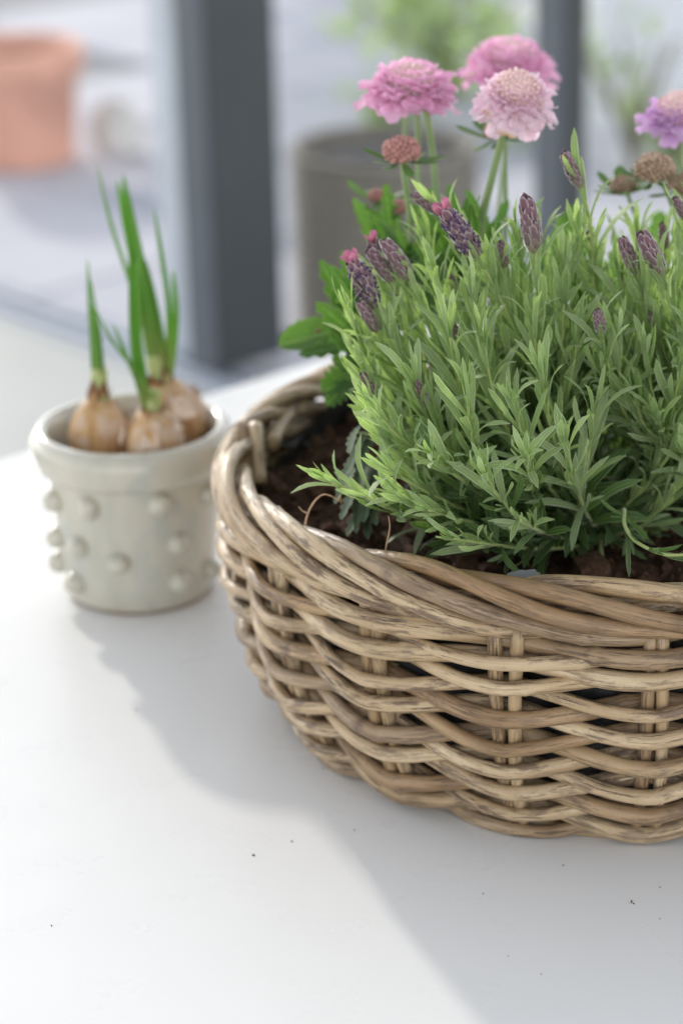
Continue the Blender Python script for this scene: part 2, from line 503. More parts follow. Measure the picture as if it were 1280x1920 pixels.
M_TRACK = simple('track_aluminium', (0.42, 0.46, 0.52), 0.4, 0.06, 8).m
M_WHITEW = simple('white_render', (0.74, 0.76, 0.80), 0.9, 0.05, 4).m
M_STONE = simple('grey_stone', (0.68, 0.66, 0.63), 0.9, 0.2, 10).m
M_WEAVE = simple('grey_brown_weave', (0.235, 0.215, 0.18), 0.7, 0.25, 40).m
M_TUBSHADE = simple('tub_inside_shade', (0.03, 0.034, 0.042), 0.9, 0.15, 12).m  # near-black colour stands in for shade inside the open tub

# ------------------------------------------------------------------ the setting
FLOOR_Z = -0.75
me = bevel_box('floor', (-6, -3, FLOOR_Z - 0.12), (6, 3.2, FLOOR_Z), 0.002, M_FLOOR)
# door line: runs from far left to near right at about 45 degrees
D0 = Vector((-0.19, 4.06, FLOOR_Z)); DD = Vector((0.67, -0.742, 0)).normalized(); DN = Vector((DD.y, -DD.x, 0))   # DN points outdoors? checked below
if DN.y < 0: DN = -DN
WROT = math.atan2(DD.y, DD.x)
def wallframe(o): return Matrix.Translation(o) @ Matrix.Rotation(WROT, 4, 'Z')
V, Fc = box_vf((-7, -7, -0.10), (7, -0.06, 0))
tag(put('floor', mk_mesh('floor', V, Fc, M_FLOOR, False), None, wallframe(D0)), kind='structure')
V, Fc = box_vf((-60, 0.08, -0.26), (60, 90, -0.065))
tag(put('ground', mk_mesh('ground', V, Fc, M_GROUND, False), None, wallframe(D0)), kind='structure')
patio = mk_mesh('patio', *box_vf((-6, 0.08, -0.064), (6, 9.5, -0.045)), M_GROUND, False)
patio = tag(put('patio', patio, None, wallframe(D0)), kind='structure')
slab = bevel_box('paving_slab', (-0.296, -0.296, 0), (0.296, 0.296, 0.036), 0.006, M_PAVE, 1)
slab_b = bevel_box('paving_slab', (-0.296, -0.296, 0), (0.296, 0.296, 0.036), 0.006, M_PAVE_DARK, 1)
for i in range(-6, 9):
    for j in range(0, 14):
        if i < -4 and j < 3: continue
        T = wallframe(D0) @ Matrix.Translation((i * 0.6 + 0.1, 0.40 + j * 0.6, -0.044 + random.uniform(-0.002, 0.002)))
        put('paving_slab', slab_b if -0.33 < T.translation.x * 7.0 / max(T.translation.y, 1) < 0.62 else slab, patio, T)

# the right visible face of a post looks along -normal of DD; build with depth running outdoors
def post(D, w_in, w_deep, label):
    t = empty('door_post', D, label, 'door frame', 'uprights of the patio door')
    M = wallframe(D)
    put('upright', bevel_box('upright', (-w_in, -0.0, 0.0), (0, w_deep, 2.4), 0.004, M_DARK), t, M)
    put('lit_face', bevel_box('lit_face', (-w_in + 0.003, -0.010, 0.0), (-0.003, -0.001, 2.4), 0.003, M_FRAME_LIT), t, M)  # thin added face; its lighter colour paints the brighter side of the post
    return t, M
tr = empty('door_track', D0, 'pale metal sliding door track along the floor edge', 'door track')
put('rail', bevel_box('rail', (-4, -0.055, -0.03), (3, 0.075, 0.004), 0.003, M_TRACK), tr, wallframe(D0))
for yy in (-0.025, 0.03):
    put('guide', bevel_box('guide', (-4, yy, 0.0045), (3, yy + 0.012, 0.018), 0.002, M_TRACK), tr, wallframe(D0))
def track_at(px, py_guess=720):
    best = None
    for s in np.linspace(-3, 2, 4001):
        P = D0 + DD * s
        q = np.array(P) + np.array([0, 0, 0.8]) - np.array([0, 0, CAM_H]); d = q @ _F
        x = 640 + F_PX * (q @ _R) / d
        if best is None or abs(x - px) < best[0]: best = (abs(x - px), P)
    return best[1].copy()
P1 = track_at(378); P1.z = FLOOR_Z + 0.0185
t1, M1 = post(P1, 0.085, 0.165, 'wide dark grey door post left of the flowers, with a black lock slot')
put('lock_slot', bevel_box('lock_slot', (0.0005, 0.055, 0.90), (0.006, 0.092, 1.06), 0.002, M_BLACK), t1, M1)
put('weather_strip', bevel_box('weather_strip', (-0.20, 0.03, 0.0), (-0.0865, 0.06, 2.4), 0.004, M_PALEFR), t1, M1)
P2 = track_at(1062); P2.z = FLOOR_Z + 0.0185
post(P2, 0.058, 0.050, 'narrow dark grey door post at the right behind the pink flowers')

# terracotta planter, stones, woven tub, shrubs, white wall outside
PZ = FLOOR_Z - 0.008
p = onz(38, 300, PZ)
tp = empty('terracotta_planter', p, 'large terracotta planter with thick rim on the patio', 'plant pot')
prof = [(0.02, 0), (0.145, 0), (0.148, 0.01), (0.168, 0.23), (0.186, 0.235), (0.188, 0.30), (0.180, 0.308), (0.155, 0.308), (0.150, 0.29), (0.145, 0.24), (0.0, 0.235)]
put('pot_body', mk_mesh('pot_body', *lathe(prof, 64), M_TERRA), tp, Matrix.Translation(p))
put('soil', mk_mesh('soil', *lathe([(0, 0.262), (0.08, 0.266), (0.1455, 0.262)], 32), M_CRUMB), tp, Matrix.Translation(p))
p = onz(222, 285, PZ)
V = ICO2 * np.array([0.080, 0.065, 0.09])
V = np.array([v * (1 + 0.18 * mnoise.noise(Vector(v * 14))) for v in V]) + np.array([0, 0, 0.06])
tag(put('garden_stone', mk_mesh('garden_stone', V, ICO2F, M_STONE), None, Matrix.Translation(p)), 'grey rounded stone on the paving beside the terracotta planter', 'stone')

p = onz(725, 615, PZ)
tub = empty('woven_tub', p, 'round grey brown woven tub standing outside the door', 'garden basket')
put('wall', mk_mesh('wall', *lathe([(0.0, 0.004), (0.165, 0.004), (0.172, 0.02), (0.180, 0.37), (0.172, 0.372), (0.165, 0.36), (0.16, 0.30), (0.0, 0.30)], 56), M_WEAVE), tub, Matrix.Translation(p))
for k in range(16):
    z = 0.02 + k * 0.0235
    r = 0.174 + 0.007 * k / 16
    th = np.linspace(0, 2 * PI, 73)
    P = np.stack([(r + 0.003 * np.cos(18 * th + k * PI)) * np.cos(th), (r + 0.003 * np.cos(18 * th + k * PI)) * np.sin(th), z + 0 * th], 1)
    V, Fc, rod, s = tube(P, 0.0096, 6)
    put('weave_band', mk_mesh('weave_band', V, Fc, M_WEAVE), tub, Matrix.Translation(p))
put('shade_disc', mk_mesh('shade_disc', *lathe([(0, 0.36), (0.10, 0.358), (0.145, 0.345), (0.155, 0.32), (0.15, 0.301)], 40), M_TUBSHADE), tub, Matrix.Translation(p))  # added dark disc, paints the shaded inside of the tub

def shrub(p, h, r, n, ls, label, seed):
    rg = np.random.default_rng(seed)
    t = empty('garden_shrub', p, label, 'shrub', 'shrubs on the patio')
    mb = MB(); ms = MB()
    nb = 9
    for b in range(nb):
        a = rg.uniform(0, 2 * PI); e = rg.uniform(0.3, 1.0)
        tip = np.array([math.cos(a) * r * (1 - e * 0.4), math.sin(a) * r * (1 - e * 0.4), h * (0.45 + 0.55 * e)])
        P = bezier((0, 0, -0.01), (tip[0] * 0.1, tip[1] * 0.1, tip[2] * 0.4), (tip[0] * 0.6, tip[1] * 0.6, tip[2] * 0.7), tip, 10)
        V, Fc, rod, s = tube(P, np.linspace(0.008, 0.003, 10), 6)
        ms.add(V, Fc, rod=rod)
        for _ in range(n // nb):
            c = P[rg.integers(3, 10)] + rg.normal(size=3) * np.array([r, r, h * 0.6]) * 0.20
            c[2] = max(c[2], 0.03)
            y = Vector(rg.normal(size=3) + np.array([0, 0, 0.3])); nn = Vector(rg.normal(size=3) + np.array([0, 0, 1.2]))
            M = np.array(basis(c, y, nn))
            L = ls * rg.uniform(0.7, 1.3)
            loc = np.array([[0, 0, 0], [-0.28, 0.45, 0.06], [0.28, 0.45, 0.06], [0, 1, -0.05], [0, 0.45, -0.02]]) * L
            W = loc @ M[:3, :3].T + M[:3, 3]
            mb.add(W, [(0, 4, 1), (0, 2, 4), (1, 4, 3), (4, 2, 3)], leaf=np.array([[0, 0, 0], [-.6, .5, 0], [.6, .5, 0], [0, 1, 0], [0, .5, 0]]) + np.array([0, 0, rg.random()]))
    put('branches', ms.mesh('branches', M_WOOD), t, Matrix.Translation(p))
    put('foliage', mb.mesh('foliage', M_SHRUB), t, Matrix.Translation(p))
shrub(onz(850, 180, PZ), 0.42, 0.33, 300, 0.075, 'bright green leafy shrub behind the two tallest pink flowers', 3)
shrub(onz(720, 260, PZ), 0.14, 0.12, 110, 0.05, 'low yellow green shrub just left of the dark tub rim, behind the left pink flower', 4)
shrub(onz(985, 260, PZ), 0.30, 0.20, 130, 0.06, 'grey green shrub beside the narrow right door post', 5)
shrub(onz(1185, 330, PZ), 0.42, 0.16, 45, 0.06, 'sparse pale green shrub against the white wall', 6)
shrub(onz(1262, 330, PZ), 0.16, 0.12, 70, 0.055, 'small dense green shrub at the far right below the lilac flower', 8)
p = onz(1180, 250, PZ)
wl = empty('garden_wall', p, 'white rendered garden wall at the far right', 'wall')
put('wall_panel', bevel_box('wall_panel', (-0.10, 0.0, -0.03), (2.6, 0.16, 1.25), 0.01, M_WHITEW), wl, Matrix.Translation(p) @ Matrix.Rotation(0.05, 4, 'Z'))
put('coping', bevel_box('coping', (-0.13, -0.03, 1.2505), (2.63, 0.19, 1.30), 0.008, M_WHITEW), wl, Matrix.Translation(p) @ Matrix.Rotation(0.05, 4, 'Z'))

# ------------------------------------------------------------------ table
E0 = onz(350, 751, 0)
EA, EB = onz(0, 862, 0), onz(700, 640, 0)
ed = (EB - EA).normalized()
TM = Matrix.Translation(EA) @ Matrix.Rotation(math.atan2(ed.y, ed.x), 4, 'Z')
tb = empty('table', (EA.x, EA.y, FLOOR_Z), 'white topped table under the basket and the flower pot', 'table')
put('tabletop', bevel_box('tabletop', (-0.75, -1.08, -0.032), (1.45, 0, 0), 0.004, M_TABLE, 3), tb, TM)
for lx in (-0.70, 1.34):
    for ly in (-1.03, -0.11):
        put('leg', bevel_box('leg', (lx, ly, FLOOR_Z + 0.001), (lx + 0.06, ly + 0.06, -0.0325), 0.004, M_LEG), tb, TM)

# ------------------------------------------------------------------ basket
BX, BY, BA, BB, BH = 0.165, 1.286, 0.229, 0.217, 0.170
NST, PH0 = 18, -1.93
bk = empty('wicker_basket', (BX, BY, 0), 'large round woven rattan basket planted with lavender and pink flowers', 'basket')
def env(z): return np.interp(z, [0, 0.015, 0.03, 0.06, 0.1, 0.15], [0.885, 0.935, 0.972, 1.025, 1.055, 1.064])
def bpos(t, z, off):
    """point at angle t, height z, off metres outside the outer envelope"""
    k = env(z)
    return np.stack([BX + (BA * k + off) * np.cos(t), BY + (BB * k + off) * np.sin(t), z + 0 * t], -1)
def add_nodes(s, R, rg, step=0.13):
    R = R.copy(); mark = np.zeros(len(s))
    x = rg.uniform(0, step)
    while x < s[-1]:
        g = np.exp(-((s - x) / 0.0022) ** 2)
        R *= 1 + 0.15 * g
        mark = np.maximum(mark, rg.uniform(0.25, 0.75) * np.exp(-((s - x - 0.0026) / 0.0012) ** 2))
        x += step * rg.uniform(0.7, 1.5)
    return R, mark
def rod_part(name, P, r, rg, seg=10, taper=0.0, nodes=True):
    P = np.asarray(P)
    s = np.concatenate([[0], np.cumsum(np.linalg.norm(np.diff(P, axis=0), axis=1))])
    R = r * (1 + 0.05 * np.sin(s * 40 + rg.uniform(0, 6)) + 0.03 * np.sin(s * 130 + rg.uniform(0, 6)))
    if taper: R = R * np.clip(np.minimum(s, s[-1] - s) / taper, 0.35, 1) ** 0.5
    mark = np.zeros(len(s))
    if nodes: R, mark = add_nodes(s, R, rg)
    V, Fc, rod, s = tube(P, R, seg)
    return put(name, mk_mesh(name, V, Fc, M_RATTAN, True, {'rod': ('FLOAT_VECTOR', rod), 'mark': ('FLOAT', np.repeat(mark, seg))}), bk)
rg = np.random.default_rng(21)
ROD = 0.0046
A_W = 0.0076
zrows = [0.0064 + 0.0087 * j for j in range(13)] + [0.1190, 0.1255, 0.1320]
for j, zr in enumerate(zrows):
    jit_z = rg.normal(size=NST) * 0.0013
    jit_r = rg.normal(size=NST) * 0.0006
    wale = j >= 13
    B = np.interp(zr, [0, 0.05, 0.12], [0.0074, 0.0068, 0.0040]) * (0.35 if wale else 1) * rg.uniform(0.85, 1.15)
    A = A_W * (0.8 if wale else 1)
    r0 = ROD * rg.uniform(0.82, 1.14) * (1.04 if wale else 1)
    cuts = sorted(rg.choice(np.arange(0, NST), 3, replace=False))
    for c in range(len(cuts)):
        # each weaver begins and ends behind a stake
        u0 = cuts[c]; u1 = cuts[(c + 1) % len(cuts)] + (NST if c == len(cuts) - 1 else 0)
        u0 += (u0 + j + 1) % 2; u1 += (u1 + j + 1) % 2
        if u1 - u0 < 1: continue
        u = np.arange(u0 - 0.12, u1 + 0.121, 0.06)
        wob = rg.uniform(0, 6, 3)
        t = PH0 + u * 2 * PI / NST
        ph = np.cos(PI * (u - j))
        tri = 2 / PI * np.arcsin(np.clip(ph, -1, 1))
        sh = 0.8 * tri + 0.2 * ph
        jz = np.interp(u % NST, np.arange(NST + 1), np.append(jit_z, jit_z[0])); jr = np.interp(u % NST, np.arange(NST + 1), np.append(jit_r, jit_r[0]))
        z = np.maximum(zr + jz - B * sh + 0.0012 * np.sin(PI * (u - j)) + (0 if wale else 0.0011) * np.sin(u * 1.3 + wob[0]) + 0.0005 * np.sin(u * 4.1 + wob[1]), r0 * 1.02)
        jr = jr + 0.0007 * np.sin(u * 2.3 + wob[2])
        P = bpos(t, z, -(r0 + A) + A * ph + jr)
        P[:, 2] = z
        rod_part('weaver', P, r0, rg)
for i in range(NST):
    for dx in (-1, 1):
        t0 = PH0 + i * 2 * PI / NST
        z = np.linspace(0.004, 0.143, 14)
        lean = rg.normal() * 0.004
        t = t0 + (dx * 0.0047 + lean * (z - 0.07) / 0.14) / (BA * env(z)) + 0.030 * (0.07 - z) / 0.14 * 0
        P = bpos(t, z, -(ROD + A_W) + rg.normal() * 0.0004)
        rod_part('stake', P, 0.0039 * rg.uniform(0.92, 1.08), rg, 8)
# base weave
th = np.linspace(0, 2 * PI, 49)
for k in range(4):
    kk = 0.84 - 0.045 * k
    P = np.stack([BX + BA * kk * np.cos(th), BY + BB * kk * np.sin(th), 0.0052 + 0.0012 * np.cos(9 * th + k * PI)], 1)
    rod_part('base_rod', P, 0.0042, rg, 8)
V, Fc = lathe([(0, 0.003), (0.6, 0.003), (0.86, 0.004), (0.86, 0.007), (0, 0.007)], 48)
V = V * np.array([BA, BB, 1]) + np.array([BX, BY, 0])
put('base', mk_mesh('base', V, Fc, M_WEAVE), bk)
# braided border: strands tuck in on the inside and wrap over to the outside
TW, NS = 4.5, 6
RC = 0.0094
for mI in range(27):
    f0 = 0.07 + mI * 2 * PI / 27
    span = 2 * PI / TW
    n = 64
    q = np.linspace(-0.04, 1.04, n)
    phi = f0 + q * span
    psi = PI - q * 2 * PI
    w1, w2, w3 = rg.uniform(0, 6, 3)
    rho = RC * (1 + 0.12 * np.sin(q * 7 + w1)) + 0.0008 * np.sin(q * 13 + w2)
    rho = rho * np.clip(np.minimum(q + 0.05, 1.05 - q) / 0.16, 0.45, 1)
    psi = psi + 0.16 * np.sin(q * 5 + w3) + rg.normal() * 0.08
    cz = BH - 0.0165 + 0.0010 * np.sin(phi * 3 + 1) 
    off = rho * np.cos(psi); hz = rho * 1.32 * np.sin(psi)
    P = np.stack([BX + (BA + off) * np.cos(phi), BY + (BB + off) * np.sin(phi), cz + hz], 1)
    rod_part('rim_strand', P, rg.uniform(0.0043, 0.0051), rg, 10, 0.02)
# a loose cut end laid across the inside of the rim at the back left
a_, b_ = at(506, 836, 1.335), at(580, 722, 1.44)
rod_part('rim_strand', bezier(a_, a_ + (b_ - a_) * 0.3 + Vector((0, 0, 0.004)), a_ + (b_ - a_) * 0.7 + Vector((0, 0, 0.002)), b_, 16), 0.0052, rg, 12, 0.0)
for pa, pb in (((487, 905), (478, 800)), ((462, 905), (452, 800))):
    a_, b_ = at(pa[0], pa[1], 1.285), at(pb[0], pb[1], 1.325)
    rod_part('rim_strand', bezier(a_, a_ * 0.66 + b_ * 0.34, a_ * 0.34 + b_ * 0.66 + Vector((0, 0, 0.003)), b_, 12), 0.0047, rg, 10, 0.0)
# plastic liner
mb = MB()
nt, nz_ = 120, 16
Vv = []
for i in range(nt):
    t = 2 * PI * i / nt
    top = 0.143 + 0.010 * mnoise.noise(Vector((math.cos(t) * 2.5, math.sin(t) * 2.5, 3.3))) 
    dl = math.atan2(math.sin(t - 2.45), math.cos(t - 2.45))
    top += 0.014 * math.exp(-(dl / 0.22) ** 2)
    df = math.atan2(math.sin(t + 2.02), math.cos(t + 2.02))
    top += 0.016 * math.exp(-(df / 0.05) ** 2)
    for k in range(nz_):
        z = 0.009 + (top - 0.009) * k / (nz_ - 1)
        o = -0.0235 + 0.0030 * mnoise.noise(Vector((math.cos(t) * 7, math.sin(t) * 7, z * 60))) - max(0, z - 0.12) * 0.35
        Vv.append(bpos(np.array(t), np.array(z), o))
Vv = np.array(Vv)
Fc = [(i * nz_ + k, ((i + 1) % nt) * nz_ + k, ((i + 1) % nt) * nz_ + k + 1, i * nz_ + k + 1) for i in range(nt) for k in range(nz_ - 1)]
put('plastic_liner', mk_mesh('plastic_liner', Vv, Fc, M_LINER), bk)

def flap(corners, seed, cr=0.0022, n=10):
    a, b, c, d = [np.array(q) for q in corners]
    V = []
    for i in range(n + 1):
        for j in range(n + 1):
            u, v = i / n, j / n
            p = a * (1 - u) * (1 - v) + b * u * (1 - v) + c * u * v + d * (1 - u) * v
            V.append(p + np.array([mnoise.noise(Vector((u * 4 + k * 9, v * 4, seed))) for k in range(3)]) * cr)
    Fq = [(i * (n + 1) + j, (i + 1) * (n + 1) + j, (i + 1) * (n + 1) + j + 1, i * (n + 1) + j + 1) for i in range(n) for j in range(n)]
    put('liner_flap', mk_mesh('liner_flap', V, Fq, M_FLAP), bk)
flap((at(520, 835, 1.375), at(604, 838, 1.385), at(603, 750, 1.435), at(560, 752, 1.435)), 1)
flap((at(940, 1085, 1.088), at(1022, 1090, 1.088), at(1003, 1067, 1.094), at(958, 1070, 1.094)), 4, 0.0010)
# ------------------------------------------------------------------ soil
def soil_h(x, y):
    v = Vector((x * 40, y * 40, 0.5))
    h = 0.008 * mnoise.fractal(v, 0.9, 2.1, 4) + 0.0035 * mnoise.noise(Vector((x * 190, y * 190, 2.0)))
    # banked up towards the back left
    h += 0.014 * math.exp(-(((x - 0.06) / 0.06) ** 2 + ((y - 1.40) / 0.07) ** 2))
    return 0.129 + h
nr, nt = 60, 150
Vv = [(BX, BY, soil_h(BX, BY))]
for i in range(1, nr + 1):
    for j in range(nt):
        t = 2 * PI * j / nt; k = i / nr * 0.972
        x, y = BX + BA * k * math.cos(t), BY + BB * k * math.sin(t)
        Vv.append((x, y, soil_h(x, y)))
Fc = [(0, 1 + j, 1 + (j + 1) % nt) for j in range(nt)]
for i in range(nr - 1):
    for j in range(nt):
        a = 1 + i * nt + j; b = 1 + i * nt + (j + 1) % nt
        Fc.append((a, b, b + nt, a + nt))
tag(put('potting_soil', mk_mesh('potting_soil', Vv, Fc, M_SOIL)), 'dark brown potting soil filling the wicker basket', 'soil', kind='stuff')
mb = MB(); mf = MB()
for _ in range(3200):
    t = rg.uniform(0, 2 * PI); k = math.sqrt(rg.random()) * 0.95
    x, y = BX + BA * k * math.cos(t), BY + BB * k * math.sin(t)
    r = 0.0017 * math.exp(rg.normal() * 0.6)
    V = ICO1 * (1 + rg.normal(size=(len(ICO1), 1)) * 0.22) * r * rg.uniform(0.6, 1.3, 3)
    mb.add(V + np.array([x, y, soil_h(x, y) + r * 0.3]), ICO1F)
tag(put('soil_crumbs', mb.mesh('soil_crumbs', M_CRUMB, False)), 'loose crumbs of brown compost scattered over the basket soil', 'soil', kind='stuff')
for _ in range(700):
    t = rg.uniform(0, 2 * PI); k = math.sqrt(rg.random()) * 0.95
    x, y = BX + BA * k * math.cos(t), BY + BB * k * math.sin(t)
    L = rg.uniform(0.004, 0.013); a = rg.uniform(0, 2 * PI); z = soil_h(x, y) + 0.0008
    d = np.array([math.cos(a), math.sin(a), rg.uniform(-0.1, 0.35)]) * L
    p0 = np.array([x, y, z]); P = bezier(p0, p0 + d * 0.3 + rg.normal(size=3) * 0.001, p0 + d * 0.7 + rg.normal(size=3) * 0.0015, p0 + d, 5)
    V, F_, rod, s = tube(P, 0.00028, 4)
    mf.add(V, F_)
tag(put('peat_fibres', mf.mesh('peat_fibres', M_ROOTB)), 'short brown peat fibres lying over the basket soil', 'soil', kind='stuff')
def root(pts, Y, r, label):
    P = np.array([at(x, y, Y) for x, y in pts])
    Q = []
    for i in range(len(P) - 1):
        for s in np.linspace(0, 1, 5)[:-1]: Q.append(P[i] * (1 - s) + P[i + 1] * s)
    Q.append(P[-1]); Q = np.array(Q)
    for _ in range(3): Q[1:-1] = (Q[:-2] + 2 * Q[1:-1] + Q[2:]) / 4
    V, F_, rod, s = tube(Q, np.linspace(r, r * 0.5, len(Q)), 6)
    return V, F_
mb = MB()
mb.add(*root([(572, 985), (574, 972), (580, 955), (590, 938), (606, 925), (622, 930), (637, 940)], 1.16, 0.0007, ''))
mb.add(*root([(576, 962), (566, 958), (560, 950)], 1.16, 0.0005, ''))
mb.add(*root([(634, 938), (637, 926), (640, 945)], 1.16, 0.0004, ''))
tag(put('root_fibre', mb.mesh('root_fibre', M_ROOT)), 'curly branched tan root sticking out of the soil behind the front left rim', 'root', 'loose roots')
mb = MB()
mb.add(*root([(722, 1040), (724, 1020), (729, 1000), (731, 985), (728, 968)], 1.13, 0.0005, ''))
tag(put('root_fibre', mb.mesh('root_fibre', M_ROOT)), 'thin straight tan root standing upright against the dark soil near the front rim', 'root', 'loose roots')

# ------------------------------------------------------------------ lavender
def leaf_mesh(name, mat, seed, wid=0.066, bend=0.0, fold=0.35, twist=0.0, n=7, hook=0.0, tint=None):
    """unit-length lanceolate leaf along +Y, upper face +Z"""
    rg = np.random.default_rng(seed)
    V, lf = [], []
    for i in range(n + 1):
        v = i / n
        w = wid * float(np.interp(v, [0, 0.15, 0.35, 0.6, 0.8, 0.92, 1.0], [0.45, 0.62, 0.82, 1.0, 0.95, 0.68, 0.12]))
        if i == n: w = wid * 0.10
        z = bend * v * v + hook * max(0, v - 0.6) ** 2 * 2
        y = v * (1 - 0.12 * abs(bend) * v)
        tw = twist * v
        for a in (-1, -0.5, 0, 0.5, 1):
            x = w * a; dz = fold * w * (abs(a) ** 1.0) - 0.55 * w * max(0, abs(a) - 0.5)   # V fold with rolled margins
            V.append((x * math.cos(tw) - dz * math.sin(tw) + 0.03 * math.sin(v * 3 + seed) * v, y, z + dz * math.cos(tw) + x * math.sin(tw)))
            lf.append((a, v, 0 if tint is None else tint))
    Fc = [(i * 5 + k, i * 5 + k + 1, (i + 1) * 5 + k + 1, (i + 1) * 5 + k) for i in range(n) for k in range(4)]
    return np.array(V), Fc, np.array(lf)
LEAF_VAR = {}
for kind, mat in (('y', M_LAV_Y), ('o', M_LAV_O)):
    L = []
    for s in range(8):
        V, Fc, lf = leaf_mesh('lavender_leaf', mat, s, wid=[0.052, 0.061, 0.056, 0.067, 0.049, 0.058, 0.063, 0.053][s] * (1.0 if kind == 'y' else 1.12),
                              bend=[0.10, -0.12, 0.02, -0.22, 0.16, -0.05, -0.30, 0.06][s], fold=[0.5, 0.35, 0.6, 0.3, 0.45, 0.5, 0.25, 0.55][s],
                              twist=[0.2, -0.3, 0.5, 0, -0.5, 0.3, 0.1, -0.2][s], hook=[0, -0.25, 0.2, -0.5, 0.2, 0, -0.4, 0.3][s])
        L.append((mk_mesh('lavender_leaf', V, Fc, mat, True, {'leaf': ('FLOAT_VECTOR', lf)}), V, Fc, lf))
    LEAF_VAR[kind] = L

def spike_meshes(seed, opened):
    """unit spike: length 1 along +Z, radius about 0.2"""
    rg = np.random.default_rng(seed)
    mb = MB(); mp = MB()
    V, Fc = lathe([(0.02, -0.02), (0.10, 0.03), (0.155, 0.2), (0.165, 0.4), (0.13, 0.68), (0.07, 0.9), (0.0, 0.97)], 12)
    mb.add(V, Fc, leaf=np.tile([0, 0.3, 0.2], (len(V), 1)))
    rows = 9
    for r_ in range(rows):
        h = 0.02 + 0.80 * (r_ / (rows - 1))
        rad = np.interp(h, [0, 0.15, 0.4, 0.7, 1.0], [0.10, 0.165, 0.18, 0.14, 0.05])
        for k in range(5):
            a = 2 * PI * (k + 0.5 * (r_ % 2)) / 5 + rg.normal() * 0.16
            L = 0.215 * rg.uniform(0.8, 1.2); W = 0.108 * rg.uniform(0.85, 1.15)
            er = np.array([math.cos(a), math.sin(a), 0]); et = np.array([-math.sin(a), math.cos(a), 0]); ez = np.array([0, 0, 1.0])
            flare = (0.36 if not opened else 0.5) * rg.uniform(0.7, 1.2) * (1 - 0.4 * h)
            d = ez * math.cos(flare) + er * math.sin(flare)
            nn = er * math.cos(flare) - ez * math.sin(flare)
            P, lf = [], []
            for i, (v, w) in enumerate([(0, 0.45), (0.35, 0.95), (0.7, 0.85), (1.0, 0.12)]):
                for b in (-1, 0, 1):
                    P.append(er * rad + ez * h + d * L * v + et * W * w * b + nn * (0.055 * (1 - b * b) * (1 - 0.5 * v) + 0.02 * math.sin(PI * v)) - nn * 0.05 * v * v)
                    lf.append((b, v, min(1, h * 1.3)))
            Fq = [(i * 3 + j, i * 3 + j + 1, (i + 1) * 3 + j + 1, (i + 1) * 3 + j) for i in range(3) for j in range(2)]
            mb.add(P, Fq, leaf=np.array(lf))
    for _ in range(420):                                      # pale woolly hairs
        h = rg.uniform(0.0, 0.98); a = rg.uniform(0, 2 * PI)
        rad = np.interp(h, [0, 0.15, 0.4, 0.7, 1.0], [0.11, 0.20, 0.225, 0.17, 0.05])
        er = np.array([math.cos(a), math.sin(a), 0]); et = np.array([-math.sin(a), math.cos(a), 0])
        c = er * rad + np.array([0, 0, h]); d = er * rg.uniform(0.3, 1) + np.array([0, 0, rg.uniform(0, 0.9)]) + et * rg.normal() * 0.4
        d *= rg.uniform(0.03, 0.06)
        mb.add([c - et * 0.004, c + et * 0.004, c + d], [(0, 1, 2)], leaf=np.array([[1, 1, .5]] * 3))
    if opened:
        for _ in range(150):
            h = rg.uniform(0.14, 0.86); a = rg.uniform(0, 2 * PI)
            rad = np.interp(h, [0, 0.15, 0.4, 0.7, 1.0], [0.14, 0.24, 0.275, 0.235, 0.13]) * rg.uniform(0.85, 1.08)
            c = np.array([rad * math.cos(a), rad * math.sin(a), h + 0.03])
            r = rg.uniform(0.022, 0.050)
            V = ICO1 * (1 + rg.normal(size=(len(ICO1), 1)) * 0.3) * r * np.array([1, 1, 0.8])
            mp.add(V + c, ICO1F)
    return mb.mesh('flower_spike', M_BRACT), (mp.mesh('floret_whorl', M_PURPLE) if opened else None)
BUDS = [spike_meshes(s, False)[0] for s in (1, 2, 3)]
OPENS = [spike_meshes(s, True) for s in (4, 5)]
def top_bract(seed):
    rg = np.random.default_rng(seed)
    P, lf = [], []
    for i, (v, w) in enumerate([(0, 0.35), (0.3, 0.8), (0.65, 1.0), (0.9, 0.75), (1.0, 0.3)]):
        for b in (-1, -0.5, 0, 0.5, 1):
            P.append((0.14 * w * b, v * 0.36, 0.05 * (1 - b * b) - 0.05 * v * v + 0.012 * math.sin(9 * v + b * 3)))
            lf.append((b, v, 0.2))
    Fq = [(i * 5 + j, i * 5 + j + 1, (i + 1) * 5 + j + 1, (i + 1) * 5 + j) for i in range(4) for j in range(4)]
    return mk_mesh('top_bract', P, Fq, M_TOPB, True, {'leaf': ('FLOAT_VECTOR', lf)})
TOPB = top_bract(1)

def add_spike(plant, base, axis, length, opened, rg, fat=1.0):
    z = Vector(axis).normalized(); x = z.orthogonal().normalized(); y = z.cross(x)
    R = Matrix(((x[0], y[0], z[0]), (x[1], y[1], z[1]), (x[2], y[2], z[2]))).to_4x4()
    M = Matrix.Translation(base) @ R @ Matrix.Rotation(rg.uniform(0, 6), 4, 'Z') @ Matrix.Diagonal((length * fat * 0.76, length * fat * 0.76, length, 1))
    if opened:
        a, b = OPENS[opened - 1]
        sp = put('flower_spike', a, plant, M)
        sp['label'] = 'open flower spike with dark purple florets and a pink tuft'
        put('floret_whorl', b, sp, M)
        for k in range(4):
            aa = k * PI / 2 + rg.normal() * 0.2
            T = M @ Matrix.Translation((0, 0, 0.84)) @ Matrix.Rotation(aa, 4, 'Z') @ Matrix.Translation((0, 0.045, 0)) @ Matrix.Rotation(math.radians(90 - rg.uniform(8, 22)), 4, 'X')
            put('top_bract', TOPB, sp, T)
    else:
        put('flower_spike', BUDS[int(rg.integers(3))], plant, M)

